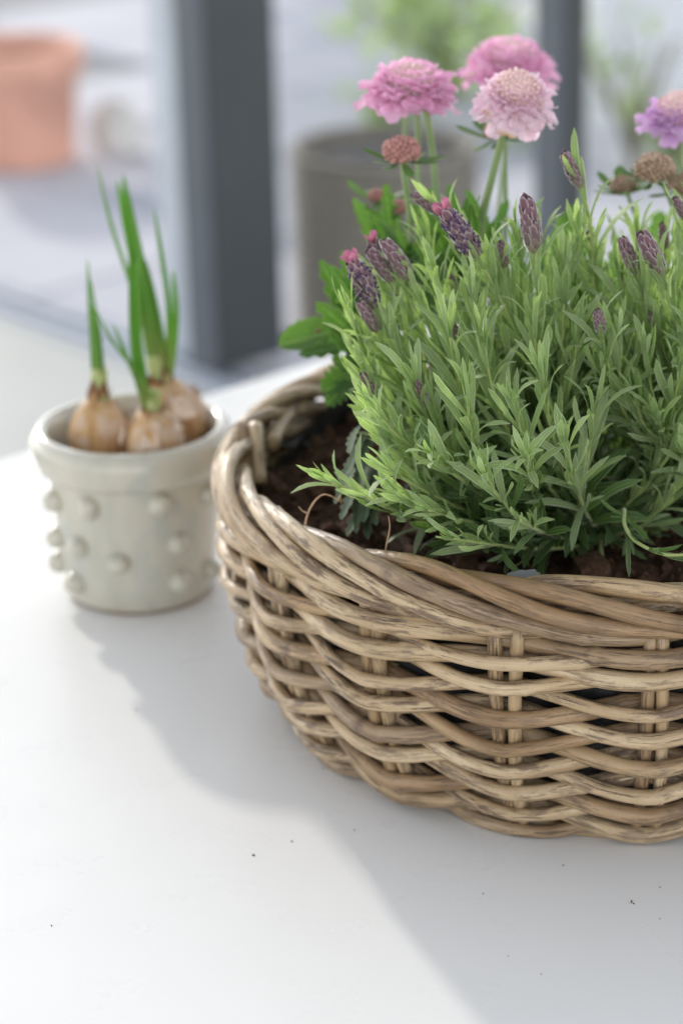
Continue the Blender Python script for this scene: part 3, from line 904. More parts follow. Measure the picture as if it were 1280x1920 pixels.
class Lavender:
    def __init__(s, base, label, seed):
        s.rg = np.random.default_rng(seed)
        s.base = Vector(base)
        s.plant = empty('lavender_plant', base, label, 'lavender', 'lavender plants in the basket')
        s.leaves = []                                        # (score, kind, variant, matrix, length, stem)
    def sprig(s, P, leaf_len, start=0.22, gap=0.0105, woody=0.0, top=True, young=0.5, r0=0.0014, end_tuft=True):
        rg = s.rg
        P = np.asarray(P)
        n = len(P)
        V, Fc, rod, sl = tube(P, np.linspace(r0, 0.0008, n), 7)
        st = put('stem', mk_mesh('stem', V, Fc, M_LSTEM, True, {'rod': ('FLOAT_VECTOR', rod)}), s.plant)
        T, U, W = frames(P)
        tot = sl[-1]
        d = tot * start
        k = 0
        ph = rg.uniform(0, PI)
        while d < tot - 0.001:
            q = d / tot
            i = min(n - 1, int(np.searchsorted(sl, d)))
            c, t_, u_, w_ = P[i], T[i], U[i], W[i]
            aph = ph + k * PI / 2 + rg.normal() * 0.25
            for sgn in (0, PI):
                rad = math.cos(aph + sgn) * u_ + math.sin(aph + sgn) * w_
                al = math.radians(np.interp(q, [0, 0.4, 0.8, 1.0], [52, 34, 22, 11]) + rg.normal() * 9)
                L = leaf_len * np.interp(q, [0, 0.35, 0.75, 0.93, 1.0], [0.75, 1.0, 1.0, 0.8, 0.55]) * rg.uniform(0.75, 1.2)
                s.leaf(c, t_, rad, al, L, 'y' if q > 1 - young * rg.uniform(0.6, 1.3) else 'o', st)
                for m in range(1 if rg.random() < 0.65 else 0):         # small axillary leaves
                    a2 = aph + sgn + rg.normal() * 0.6
                    r2 = math.cos(a2) * u_ + math.sin(a2) * w_
                    s.leaf(c + t_ * 0.001, t_, r2, al * rg.uniform(0.35, 0.8), L * rg.uniform(0.35, 0.7), 'y' if q > 1 - young else 'o', st)
            d += gap * rg.uniform(0.8, 1.25) * np.interp(q, [0, 0.6, 1], [1.1, 1.0, 0.75])
            k += 1
        if end_tuft:
            for m in range(4):
                aph = ph + m * PI / 2 + rg.normal() * 0.3
                rad = math.cos(aph) * U[-1] + math.sin(aph) * W[-1]
                s.leaf(P[-1], T[-1], rad, math.radians(rg.uniform(6, 22)), leaf_len * rg.uniform(0.5, 0.85), 'y', st)
        return T[-1]
    def leaf(s, c, t, rad, al, L, kind, st):
        rg = s.rg
        y = math.cos(al) * t + math.sin(al) * rad
        nrm = math.sin(al) * t - math.cos(al) * rad
        # leaves turn a little upwards to the light
        y = y + np.array([0, 0, 0.10]); 
        if c[2] < 0.150 and y[2] < 0: y[2] *= 0.3
        M = basis(c + rad * 0.0006, y, nrm + rg.normal(size=3) * 0.15) @ Matrix.Diagonal((L * rg.uniform(0.9, 1.2), L, L, 1))
        tipc = np.array(c) + np.asarray(y) * L
        sc = -tipc[1] + 0.5 * tipc[2] + L * 3 + rg.normal() * 0.012
        s.leaves.append((sc, kind, int(rg.integers(8)), M, st))
    def finish(s, n_obj=300):
        s.leaves.sort(key=lambda q: -q[0])
        for sc, kind, v, M, st in s.leaves[:n_obj]:
            put('leaf', LEAF_VAR[kind][v][0], st, M)
        for kind, mat in (('y', M_LAV_Y), ('o', M_LAV_O)):
            mb = MB()
            for sc, k, v, M, st in s.leaves[n_obj:]:
                if k != kind: continue
                me, V, Fc, lf = LEAF_VAR[k][v]
                A = np.array(M)
                l2 = lf.copy(); l2[:, 2] = s.rg.random()
                mb.add(V @ A[:3, :3].T + A[:3, 3], Fc, leaf=l2)
            if mb.n:
                o = put('leaves', mb.mesh('leaves', mat), s.plant)
                o['kind'] = 'stuff'

B1 = onz(1075, 975, 0.134)
B2 = onz(1300, 905, 0.134)
lav1 = Lavender(B1, 'bushy lavender plant in the middle of the basket with two open purple flower spikes', 11)
lav2 = Lavender(B2, 'lavender plant at the right edge of the basket with closed mauve buds', 12)
def grow(lav, tip, axis=None, ll=0.036, spread=0.02, up=0.35, **kw):
    rg = lav.rg
    tip = np.array(tip)
    b = np.array(lav.base) + np.array([rg.normal() * spread, rg.normal() * spread, -0.004])
    dv = tip - b
    h = np.array([dv[0], dv[1], 0])
    c1 = b + h * 0.42 + np.array([0, 0, dv[2] * 0.16])
    hx = float(np.interp(math.atan2(dv[2], np.linalg.norm(h) + 1e-6), [0.15, 1.0], [1.0, 0.34]))
    if axis is None: ax = np.array([dv[0] * hx, dv[1] * hx, abs(dv[2]) * 1.0 + 0.03 * (1.2 - hx)])
    else: ax = np.array(axis)
    ax = ax / np.linalg.norm(ax)
    c2 = tip - ax * np.linalg.norm(dv) * up
    P = bezier(b, c1, c2, tip, 22)
    P[1:-1] += rg.normal(size=(20, 3)) * 0.0003
    return lav.sprig(P, ll, **kw)
# sprigs that carry the flower spikes seen in the photograph: tip, base of the spike, distance, open?
SPK = [((652, 473), (703, 572), 1.205, 1, 0), ((694, 436), (716, 520), 1.235, 2, 0), ((690, 465), (733, 524), 1.215, 0, 0), ((718, 447), (766, 520), 1.21, 0, 0),
       ((672, 563), (706, 618), 1.20, 0, 0), ((822, 380), (893, 477), 1.205, 2, 0), ((772, 363), (826, 398), 1.24, 0, 0), ((984, 369), (1002, 468), 1.195, 0, 0),
       ((937, 450), (946, 497), 1.22, 0, 0), ((842, 512), (851, 546), 1.23, 0, 0), ((1055, 285), (1087, 348), 1.235, 0, 0), ((1163, 443), (1190, 508), 1.20, 0, 1),
       ((1200, 432), (1238, 512), 1.19, 0, 1), ((1240, 417), (1246, 462), 1.26, 0, 1), ((1263, 368), (1288, 412), 1.24, 0, 1), ((1100, 428), (1107, 474), 1.26, 0, 0),
       ((1118, 578), (1126, 622), 1.17, 0, 1), ((677, 698), (700, 733), 1.185, 0, 0), ((776, 712), (800, 758), 1.165, 0, 0), ((1218, 588), (1230, 612), 1.2, 0, 1),
       ((1036, 520), (1043, 552), 1.23, 0, 0), ((845, 598), (856, 630), 1.21, 0, 0), ((1140, 520), (1148, 545), 1.27, 0, 1)]
for (tp_, bp_, Y, op, pl) in SPK:
    lav = (lav1, lav2)[pl]
    b = at(*bp_, Y); t_ = at(*tp_, Y - 0.004)
    ax = t_ - b
    grow(lav, b, axis=np.array(ax.normalized()) * 0.8 + np.array([0, 0, 0.25]), ll=0.036, start=0.25, gap=0.0108, end_tuft=False)
    ln = ax.length
    add_spike(lav.plant, b - ax.normalized() * 0.001, ax, ln * (1.0 if not op else 0.88), op, lav.rg, 1.0 if ln > 0.016 else 1.15)
# sprigs following particular stems on the left flank
for (px, py, Y) in [(628, 905, 1.135), (690, 700, 1.195), (696, 772, 1.17), (700, 640, 1.22), (660, 590, 1.20), (716, 830, 1.155), (735, 880, 1.13), (800, 968, 1.11), (850, 1005, 1.10),
                    (745, 925, 1.13), (700, 560, 1.24), (795, 480, 1.25), (760, 560, 1.22), (735, 640, 1.19), (760, 730, 1.16), (730, 800, 1.14),
                    (835, 545, 1.21), (880, 560, 1.19), (940, 520, 1.21), (1090, 470, 1.24), (1020, 470, 1.24), (965, 470, 1.23), (845, 640, 1.17), (920, 640, 1.165), (1000, 600, 1.17),
                    (1060, 560, 1.20), (800, 860, 1.11), (870, 760, 1.13), (960, 740, 1.125), (1030, 700, 1.14), (900, 880, 1.10), (985, 860, 1.10), (1050, 830, 1.11), (960, 975, 1.10)]:
    grow(lav1, at(px + lav1.rg.normal() * 8, py + lav1.rg.normal() * 8, Y), ll=0.036 if py < 950 else 0.028, start=0.2, gap=0.0105, young=0.55 if py < 850 else 0.3)
for (px, py, Y) in [(1120, 500, 1.24), (1160, 520, 1.22), (1210, 560, 1.20), (1265, 480, 1.24), (1275, 560, 1.20), (1150, 640, 1.18), (1215, 680, 1.17), (1280, 700, 1.16), (1125, 700, 1.18), (1180, 760, 1.17),
                    (1245, 790, 1.16), (1290, 850, 1.15), (1300, 450, 1.27), (1320, 560, 1.2), (1130, 560, 1.24), (1340, 700, 1.15), (1200, 460, 1.28), (1240, 620, 1.21), (1175, 590, 1.22), (1290, 640, 1.18)]:
    grow(lav2, at(px + lav2.rg.normal() * 8, py + lav2.rg.normal() * 8, Y), ll=0.037, start=0.2, gap=0.0108, young=0.5)
# the rest of both cushions
for lav, N, amid in ((lav1, 30, 0.0), (lav2, 24, 0.3)):
    for _ in range(N):
        a = lav.rg.uniform(0, 2 * PI)
        e = math.asin(lav.rg.uniform(0.35, 1.0))
        L = np.interp(e, [0.2, 0.8, 1.5], [0.115, 0.140, 0.165]) * lav.rg.uniform(0.82, 1.02)
        if math.cos(a) < -0.2 and math.sin(a) < 0.5 and e < 0.9: L *= 0.66
        if math.sin(a) < -0.2: L *= np.interp(e, [0.3, 0.9], [0.72, 1.0])
        tip = np.array(lav.base) + L * np.array([math.cos(e) * math.cos(a), math.cos(e) * math.sin(a), math.sin(e)])
        grow(lav, tip, ll=0.034, start=0.15, gap=0.0112, young=0.45)
# low curled shoot in front of the right plant
P = np.array([at(1170, 955, 1.14), at(1168, 985, 1.12), at(1185, 1012, 1.105), at(1215, 1030, 1.095), at(1250, 1042, 1.09), at(1285, 1040, 1.085)])
Q = np.concatenate([bezier(P[i], P[i] * 0.67 + P[i + 1] * 0.33, P[i] * 0.33 + P[i + 1] * 0.67, P[i + 1], 6)[:-1] for i in range(5)] + [P[-1:]])
for _ in range(4): Q[1:-1] = (Q[:-2] + 2 * Q[1:-1] + Q[2:]) / 4
lav2.sprig(Q, 0.024, start=0.1, gap=0.016, young=0.2, r0=0.0011)
lav1.finish(); lav2.finish()
# root ball of the middle plant
def lump(c, sx, sy, sz, seed, amp=0.16, fr=9):
    V, Fc = sphere_grid(40, 24)
    out = []
    for v in V:
        d = 1 + amp * mnoise.fractal(Vector((v[0] * 3 + seed, v[1] * 3, v[2] * 3)), 0.9, 2.2, 5)
        out.append((c[0] + v[0] * sx * d, c[1] + v[1] * sy * d, c[2] + v[2] * sz * d))
    return out, Fc
c = onz(975, 1052, 0.125); c.y += 0.030
put('root_ball', mk_mesh('root_ball', *lump((c.x + 0.012, c.y + 0.012, 0.112), 0.046, 0.042, 0.026, 2), M_ROOTB), lav1.plant)
c2_ = Vector((B2.x, B2.y, 0.118))
put('root_ball', mk_mesh('root_ball', *lump(c2_, 0.045, 0.045, 0.022, 5), M_ROOTB), lav2.plant)

# ------------------------------------------------------------------ pincushion flowers
def lobed_leaf(base, tip, width, nrm, mat, lobes=6, depth=0.55, droop=0.0, seed=0, fold=0.3, n=26, broad=False):
    rg = np.random.default_rng(seed)
    base, tip = np.array(base), np.array(tip)
    L = np.linalg.norm(tip - base)
    M = np.array(basis((0, 0, 0), tip - base, nrm))[:3, :3]
    V, lf = [], []
    for i in range(n + 1):
        v = i / n
        envl = (math.sin(PI * min(1, v ** (0.8 if not broad else 0.75))) ** (0.7 if not broad else 0.6)) + 0.05
        tooth = 1 - depth * (0.5 + 0.5 * math.cos(2 * PI * lobes * v + seed))
        w = width * envl * tooth + 0.0006
        if i == n: w = 0.0003
        for a in (-1, -0.5, 0, 0.5, 1):
            loc = np.array([w * a, L * v - abs(a) * w * -0.25, fold * w * abs(a) + 0.10 * w * math.sin(7 * v + a * 2) + droop * L * (v * v - v)])
            V.append(base + M @ loc); lf.append((a, v, rg.random() * 0.05 + (seed * 0.37) % 1))
    Fc = [(i * 5 + k, i * 5 + k + 1, (i + 1) * 5 + k + 1, (i + 1) * 5 + k) for i in range(n) for k in range(4)]
    return mk_mesh('leaf', V, Fc, mat, True, {'leaf': ('FLOAT_VECTOR', lf)})
def floret_mesh(seed, mat):
    rg = np.random.default_rng(seed)
    mb = MB()
    for (ang, L, W, zz) in [(0, 1.0, 0.30, 0), (0.62, 0.80, 0.24, 0.03), (-0.62, 0.80, 0.24, 0.03), (1.7, 0.34, 0.13, 0.08), (-1.7, 0.34, 0.13, 0.08)]:
        ang += rg.normal() * 0.12; L *= rg.uniform(0.88, 1.12)
        P, lf = [], []
        prof = [(0, 0.18), (0.35, 0.5), (0.7, 1.0), (0.92, 0.85), (1.0, 0.35)]
        sw = rg.uniform(-0.25, 0.1)
        for v, w in prof:
            for b in (-1, 0, 1):
                x = W * w * b; y = L * v - 0.05 * L * (1 - abs(b)) * (v > 0.95); z = zz + 0.10 * math.sin(v * 5 + b * 2 + seed) * v + sw * v * v + 0.05 * abs(b)
                P.append((x * math.cos(ang) + y * math.sin(ang), y * math.cos(ang) - x * math.sin(ang), z)); lf.append((b, v * L, seed * 0.21))
        Fq = [(i * 3 + j, i * 3 + j + 1, (i + 1) * 3 + j + 1, (i + 1) * 3 + j) for i in range(4) for j in range(2)]
        mb.add(P, Fq, leaf=np.array(lf))
    return mb.mesh('floret', mat)
def nub_dome(name, r, h, n, nr_, mat, seed, star=True):
    rg = np.random.default_rng(seed)
    mb = MB()
    V, Fc = sphere_grid(20, 12)
    mb.add(V * np.array([r * 0.94, r * 0.94, h * 0.94]), Fc)
    for i in range(n):
        q = (i + 0.5) / n
        zz = 1 - q * 1.35; a = i * 2.39996
        if zz < -0.75: continue
        rr = math.sqrt(max(0, 1 - zz * zz))
        c = np.array([r * rr * math.cos(a), r * rr * math.sin(a), h * zz])
        k = nr_ * rg.uniform(0.75, 1.2)
        V = ICO1 * (1 + rg.normal(size=(len(ICO1), 1)) * 0.18) * k
        mb.add(V + c + c / (np.linalg.norm(c) + 1e-9) * k * rg.uniform(0.0, 0.9), ICO1F)
    return mb.mesh(name, mat)
FLOR = {m.name: [floret_mesh(s, m) for s in range(4)] for m in (M_PINK, M_PINKPALE, M_LILAC)}
bractV = leaf_mesh('calyx_leaf', M_SCAB, 3, wid=0.15, bend=0.10, fold=0.35, n=6)
CALYX = mk_mesh('calyx_leaf', bractV[0], bractV[1], M_SCAB, True, {'leaf': ('FLOAT_VECTOR', bractV[2])})
def axis_mat(o, ax):
    z = Vector(ax).normalized(); x = Vector((1, 0.1, 0)); x = (x - z * x.dot(z)).normalized(); y = z.cross(x)
    return Matrix(((x[0], y[0], z[0], o[0]), (x[1], y[1], z[1], o[1]), (x[2], y[2], z[2], o[2]), (0, 0, 0, 1)))
def flower(plant, c, ax, R, mat, rg, droop=(8, 38), label=None, dome=0.48, domeh=0.40):
    M = axis_mat(c, ax)
    hd = put('flower_head', nub_dome('flower_head', R * dome, R * domeh, 190, R * 0.042, M_CREAM, int(rg.integers(99))), plant, M @ Matrix.Translation((0, 0, R * 0.05)))
    if label: hd['label'] = label
    for (cnt, r0, z0, e0, e1, L) in [(15, 0.30, -0.04, -droop[0], -droop[1], 0.72), (16, 0.36, 0.03, 8, -droop[0] - 8, 0.60), (18, 0.40, 0.10, 32, 5, 0.42), (22, 0.44, 0.18, 55, 22, 0.27), (24, 0.42, 0.28, 70, 42, 0.18), (20, 0.30, 0.38, 80, 55, 0.14)]:
        for k in range(cnt):
            a = 2 * PI * (k + rg.uniform(-0.3, 0.3)) / cnt + z0 * 9
            e = math.radians(rg.uniform(min(e0, e1), max(e0, e1)))
            er = Vector((math.cos(a), math.sin(a), 0))
            y = er * math.cos(e) + Vector((0, 0, math.sin(e)))
            nn = Vector((0, 0, math.cos(e))) - er * math.sin(e)
            B = basis(er * R * r0 + Vector((0, 0, R * z0)), y, nn + Vector(rg.normal(size=3) * 0.15))
            s = R * L * rg.uniform(0.85, 1.15)
            put('floret', FLOR[mat.name][int(rg.integers(4))], hd, M @ B @ Matrix.Diagonal((s, s, s, 1)))
    for k in range(8):
        a = 2 * PI * k / 8 + 0.2
        er = Vector((math.cos(a), math.sin(a), 0))
        B = basis(er * R * 0.10 + Vector((0, 0, -R * 0.16)), er + Vector((0, 0, -0.25)), Vector((0, 0, 1)))
        put('calyx_leaf', CALYX, hd, M @ B @ Matrix.Diagonal((R * 0.42, R * 0.42, R * 0.42, 1)))
    return M
def seed_head(plant, c, ax, R, mat, rg, nb=9, bl=1.25):
    M = axis_mat(c, ax)
    hd = put('seed_head', nub_dome('seed_head', R, R * 0.76, 110, R * 0.15, mat, int(rg.integers(99))), plant, M)
    for k in range(nb):
        a = 2 * PI * (k + rg.uniform(-0.25, 0.25)) / nb
        er = Vector((math.cos(a), math.sin(a), 0)); e = math.radians(rg.uniform(-15, 35))
        B = basis(er * R * 0.62 + Vector((0, 0, -R * 0.60)), er * math.cos(e) + Vector((0, 0, math.sin(e))), Vector((0, 0, 1)) - er * math.sin(e))
        s = R * bl * 1.35 * rg.uniform(0.8, 1.25)
        put('calyx_leaf', CALYX, hd, M @ B @ Matrix.Diagonal((s * 1.2, s, s, 1)))
def fstem(plant, pts, Y0, Y1, r):
    n = len(pts)
    P = np.array([at(x, y, Y0 + (Y1 - Y0) * i / (n - 1)) for i, (x, y) in enumerate(pts)])
    Q = []
    for i in range(n - 1):
        for s in np.linspace(0, 1, 7)[:-1]: Q.append(P[i] * (1 - s) + P[i + 1] * s)
    Q.append(P[-1]); Q = np.array(Q)
    for _ in range(6): Q[1:-1] = (Q[:-2] + 2 * Q[1:-1] + Q[2:]) / 4
    V, Fc, rod, s = tube(Q, np.linspace(r * 0.82, r * 0.95, len(Q)), 9)
    put('flower_stem', mk_mesh('flower_stem', V, Fc, M_SSTEM, True, {'rod': ('FLOAT_VECTOR', rod)}), plant)
rg = np.random.default_rng(5)
pb = onz(790, 790, 0.13); pb.y = 1.36; pb.x = at(800, 700, 1.36).x
sc1 = empty('pincushion_plant', (pb.x, pb.y, 0.128), 'pincushion flower plant with three pink blooms behind the middle lavender', 'flower', 'pincushion flower plants')
sc2 = empty('pincushion_plant', (at(1240, 700, 1.37).x, 1.37, 0.128), 'pincushion flower plant with one lilac bloom and brown seed heads at the right edge', 'flower', 'pincushion flower plants')
flower(sc1, at(770, 168, 1.36), (0.05, -0.12, 1), 0.0315, M_PINK, rg, (0, 26), 'flat open pink flower head')
flower(sc1, at(957, 122, 1.49), (0.02, -0.10, 1), 0.0325, M_PINK, rg, (8, 36), 'pink flower head furthest back')
flower(sc1, at(966, 186, 1.30), (0.10, -0.30, 1), 0.0265, M_PINKPALE, rg, (24, 58), 'rounded pale pink flower head with browning petal tips', 0.52, 0.58)
flower(sc2, at(1272, 222, 1.37), (-0.05, -0.15, 1), 0.0255, M_LILAC, rg, (10, 55), 'lilac flower head', 0.55, 0.6)
fstem(sc1, [(783, 190), (783, 300), (786, 420), (790, 560), (800, 790)], 1.36, 1.36, 0.0019)
fstem(sc1, [(757, 205), (762, 300), (768, 420), (780, 560), (795, 790)], 1.385, 1.37, 0.0016)
fstem(sc1, [(798, 205), (808, 260), (817, 350), (822, 500), (810, 790)], 1.34, 1.36, 0.0024)
fstem(sc1, [(948, 222), (935, 280), (910, 380), (895, 450), (870, 600), (850, 790)], 1.305, 1.34, 0.0027)
fstem(sc1, [(946, 262), (947, 330), (948, 420), (940, 560), (880, 790)], 1.36, 1.37, 0.0016)
fstem(sc1, [(957, 150), (950, 260), (935, 380), (925, 520), (880, 790)], 1.49, 1.40, 0.0018)
fstem(sc1, [(752, 295), (764, 380), (775, 470), (790, 600), (805, 790)], 1.315, 1.35, 0.0019)
seed_head(sc1, at(752, 284, 1.315), (-0.05, -0.1, 1), 0.0098, M_BUDPINK, rg)
seed_head(sc1, at(936, 245, 1.36), (-0.1, -0.05, 1), 0.0085, M_BUDNUB, rg, 9, 1.7)
seed_head(sc1, at(706, 368, 1.40), (-0.1, -0.1, 1), 0.0050, M_BUDPINK, rg, 7, 2.6)
seed_head(sc1, at(749, 389, 1.36), (0, -0.1, 1), 0.0052, M_BUDPINK, rg, 6, 1.4)
fstem(sc1, [(706, 374), (725, 420), (745, 480), (780, 640), (800, 790)], 1.40, 1.36, 0.0012)
fstem(sc1, [(749, 395), (752, 440), (760, 520), (790, 790)], 1.36, 1.36, 0.0014)
seed_head(sc2, at(1226, 318, 1.32), (-0.05, -0.15, 1), 0.0103, M_BUDNUB, rg, 9, 1.2)
seed_head(sc2, at(1168, 350, 1.35), (-0.1, -0.05, 1), 0.0072, M_BUDNUB, rg, 8, 1.9)
seed_head(sc2, at(1284, 345, 1.34), (0, -0.1, 1), 0.0095, M_BUDNUB, rg, 8, 1.2)
fstem(sc2, [(1236, 335), (1256, 375), (1270, 420), (1280, 560), (1270, 800)], 1.32, 1.36, 0.0017)
fstem(sc2, [(1175, 362), (1190, 405), (1205, 450), (1225, 560), (1250, 800)], 1.35, 1.37, 0.0015)
fstem(sc2, [(1284, 358), (1290, 420), (1290, 560), (1270, 800)], 1.34, 1.37, 0.0016)
fstem(sc2, [(1272, 232), (1276, 320), (1280, 450), (1270, 800)], 1.37, 1.37, 0.0018)
K = 0
def L_(plant, b, t, Y0, Y1, w, nrm=(0, -0.6, 1), mat=None, **kw):
    global K
    K += 1
    return put('leaf', lobed_leaf(at(*b, Y0), at(*t, Y1), w, nrm, mat or M_SCAB, seed=K, **kw), plant)
o = L_(sc1, (650, 622), (523, 648), 1.345, 1.32, 0.0115, (0.1, -0.75, 0.8), lobes=7, depth=0.10, droop=-0.25, broad=True)
o['label'] = 'broad oval bright green leaf with a brown spot'
spot = ICO2 * np.array([0.0016, 0.0012, 0.0012])
# (the brown spot of the broad leaf)
sp_c = at(596, 620, 1.326)
put('leaf_spot', mk_mesh('leaf_spot', ICO2 * 0.0015 + np.array(sp_c), ICO2F, M_HUSK), o)
L_(sc1, (690, 690), (603, 735), 1.32, 1.30, 0.012, (0.3, -0.6, 0.8), lobes=6, depth=0.35, broad=True)
L_(sc1, (665, 610), (600, 488), 1.36, 1.355, 0.0085, (0.2, -0.9, 0.5), lobes=5, depth=0.55)
L_(sc1, (680, 600), (612, 545), 1.37, 1.36, 0.0075, (0.2, -0.9, 0.5), lobes=5, depth=0.6)
L_(sc1, (690, 640), (630, 590), 1.36, 1.35, 0.008, (0.2, -0.9, 0.7), lobes=5, depth=0.6)
L_(sc1, (690, 655), (600, 640), 1.35, 1.33, 0.006, (0.2, -0.9, 0.7), lobes=5, depth=0.5)
L_(sc1, (700, 670), (640, 690), 1.33, 1.31, 0.006, (0.2, -0.6, 0.9), lobes=5, depth=0.5)
L_(sc1, (745, 500), (700, 410), 1.36, 1.345, 0.0075, (0.2, -0.9, 0.5), lobes=3, depth=0.15)
L_(sc1, (760, 440), (665, 385), 1.39, 1.385, 0.005, (0.2, -0.9, 0.5), lobes=5, depth=0.5)
L_(sc1, (1060, 500), (1072, 385), 1.36, 1.36, 0.012, (0.1, -1, 0.3), lobes=4, depth=0.45)
L_(sc1, (870, 480), (840, 345), 1.34, 1.34, 0.0035, (0.1, -1, 0.3), lobes=1, depth=0.0)
L_(sc1, (920, 470), (875, 355), 1.36, 1.36, 0.0038, (0.1, -1, 0.3), lobes=1, depth=0.0)
L_(sc2, (1215, 500), (1238, 395), 1.40, 1.40, 0.009, (0.1, -1, 0.3), lobes=4, depth=0.45)
for i in range(34):
    bx = rg.uniform(740, 900); 
    L_(sc1, (bx + rg.normal() * 10, rg.uniform(500, 620)), (bx + rg.normal() * 60, rg.uniform(365, 490)), 1.34 + rg.normal() * 0.02, 1.34 + rg.normal() * 0.03, rg.uniform(0.004, 0.0075), (rg.normal() * 0.5, -0.9, 0.5), lobes=int(rg.integers(3, 7)), depth=rg.uniform(0.4, 0.75))
for i in range(14):
    bx = rg.uniform(640, 760)
    L_(sc1, (rg.uniform(690, 760), rg.uniform(640, 760)), (bx, rg.uniform(520, 700)), 1.36 + rg.normal() * 0.01, 1.34 + rg.normal() * 0.02, rg.uniform(0.004, 0.007), (rg.normal() * 0.5, -0.9, 0.6), lobes=int(rg.integers(4, 7)), depth=rg.uniform(0.4, 0.7))
for i in range(10):
    bx = rg.uniform(930, 1110)
    L_(sc1, (bx, rg.uniform(520, 600)), (bx + rg.normal() * 40, rg.uniform(410, 480)), 1.38 + rg.normal() * 0.02, 1.38 + rg.normal() * 0.02, rg.uniform(0.004, 0.008), (rg.normal() * 0.5, -0.9, 0.5), lobes=int(rg.integers(3, 6)), depth=rg.uniform(0.4, 0.65))
for i in range(16):
    bx = rg.uniform(1120, 1300)
    L_(sc2, (bx, rg.uniform(520, 640)), (bx + rg.normal() * 40, rg.uniform(420, 520)), 1.38 + rg.normal() * 0.02, 1.38 + rg.normal() * 0.02, rg.uniform(0.004, 0.0075), (rg.normal() * 0.5, -0.9, 0.5), lobes=int(rg.integers(3, 6)), depth=rg.uniform(0.4, 0.65))
for (b, t, w, ya, yb) in [((690, 600), (618, 500), 0.0085, 1.33, 1.315), ((680, 640), (592, 566), 0.0070, 1.33, 1.31), ((670, 560), (640, 470), 0.0062, 1.34, 1.33), ((695, 690), (612, 610), 0.0068, 1.32, 1.30),
                          ((700, 460), (662, 372), 0.0055, 1.36, 1.355), ((735, 450), (722, 345), 0.0055, 1.36, 1.35), ((700, 720), (622, 672), 0.0075, 1.31, 1.295), ((690, 640), (560, 665), 0.0058, 1.32, 1.31),
                          ((655, 715), (612, 760), 0.0070, 1.31, 1.30), ((760, 430), (815, 350), 0.0048, 1.36, 1.36)]:
    L_(sc1, b, t, ya, yb, w, (0.2 + rg.normal() * 0.3, -0.9, 0.6), lobes=5, depth=0.5)
for (b, t, w) in [((700, 830), (640, 905), 0.0046), ((690, 850), (628, 945), 0.0040), ((715, 870), (682, 980), 0.0046), ((705, 930), (650, 1005), 0.0044), ((712, 765), (668, 925), 0.0050), ((705, 800), (655, 880), 0.0045), ((690, 870), (668, 1000), 0.0048), ((700, 880), (706, 985), 0.0042), ((690, 790), (655, 850), 0.0042), ((685, 900), (640, 975), 0.0042), ((700, 905), (690, 1012), 0.0045)]:
    o = L_(sc1, b, t, 1.245 + (900 - b[1]) * 0.0003, 1.165, w, (-0.3, -0.9, 0.5), M_WILT, lobes=6, depth=0.5, droop=-0.1)
    o['label'] = 'dull wilted leaf hanging onto the soil'

# ------------------------------------------------------------------ ceramic pot and bulbs
PC = onz(265, 1098, 0); PCX, PCY = PC.x, PC.y
pot = empty('ceramic_pot', (PCX, PCY, 0), 'pale celadon ceramic pot with raised round studs, holding sprouting bulbs', 'plant pot')
PT = Matrix.Translation((PCX, PCY, 0))
PH = 0.122
prof = [(0.0, 0.0015), (0.044, 0.0015), (0.0485, 0.000), (0.0513, 0.0025), (0.0527, 0.006), (0.0542, 0.02), (0.0568, 0.05), (0.0592, 0.078), (0.0603, 0.0915), (0.0604, 0.0938), (0.0608, 0.0944), (0.0655, 0.0952), (0.0674, 0.0972),
        (0.0686, 0.1020), (0.0696, 0.108), (0.0692, 0.1140), (0.0670, 0.1188), (0.0635, 0.1215), (0.0602, 0.1218), (0.0578, 0.1190), (0.0555, 0.110), (0.0535, 0.09), (0.049, 0.04), (0.0, 0.035)]
# resample the profile smoothly
pr = np.array(prof); s = np.concatenate([[0], np.cumsum(np.hypot(*np.diff(pr, axis=0).T))])
put('pot_body', mk_mesh('pot_body', *lathe(prof, 72), M_GLAZE), pot, PT)
def pot_r(z): return np.interp(z, [0.006, 0.02, 0.05, 0.078, 0.094], [0.0527, 0.0542, 0.0568, 0.0592, 0.0605])
SV, SF = sphere_grid(20, 12)
def add_stud(ang, z, r=0.0079):
    R = pot_r(z)
    c = np.array([R * math.cos(ang), R * math.sin(ang), z])
    V = SV * np.array([r, r, r]) * rng.uniform(0.9, 1.1, 3)
    V = np.array([v * (1 + 0.05 * mnoise.noise(Vector(v * 160) + Vector((ang * 9, z * 900, 0)))) for v in V])
    V = V @ np.array(Matrix.Rotation(ang, 3, 'Z')).T
    er = np.array([math.cos(ang), math.sin(ang), 0])
    put('stud', mk_mesh('stud', V + c + er * r * 0.15, SF, M_STUD), pot, PT)
def hit_pot(px, py):
    r = ray(px, py); best = None
    for Y in np.linspace(PCY - 0.08, PCY + 0.02, 800):
        P = r * (Y / r[1]) + np.array([0, 0, CAM_H])
        if 0.004 < P[2] < 0.1:
            d = math.hypot(P[0] - PCX, P[1] - PCY) - pot_r(P[2])
            if best is None or abs(d) < best[0]: best = (abs(d), P)
            if abs(d) < 0.0006: break
    P = best[1]
    return math.atan2(P[1] - PCY, P[0] - PCX), float(P[2])
for q in [(103, 938), (167, 953), (300, 947), (149, 1025), (108, 1007), (112, 1052), (143, 1093), (223, 1056), (333, 1020), (336, 1090), (394, 1066), (392, 925)]:
    add_stud(*hit_pot(*q))
for k in range(11):
    a = 0.5 + 2.2 * k / 10
    for z in ((0.03, 0.07) if k % 2 else (0.05, 0.085)):
        add_stud(a, z)
V = []
nr, nt = 14, 40
V = [(0, 0, 0.096)]
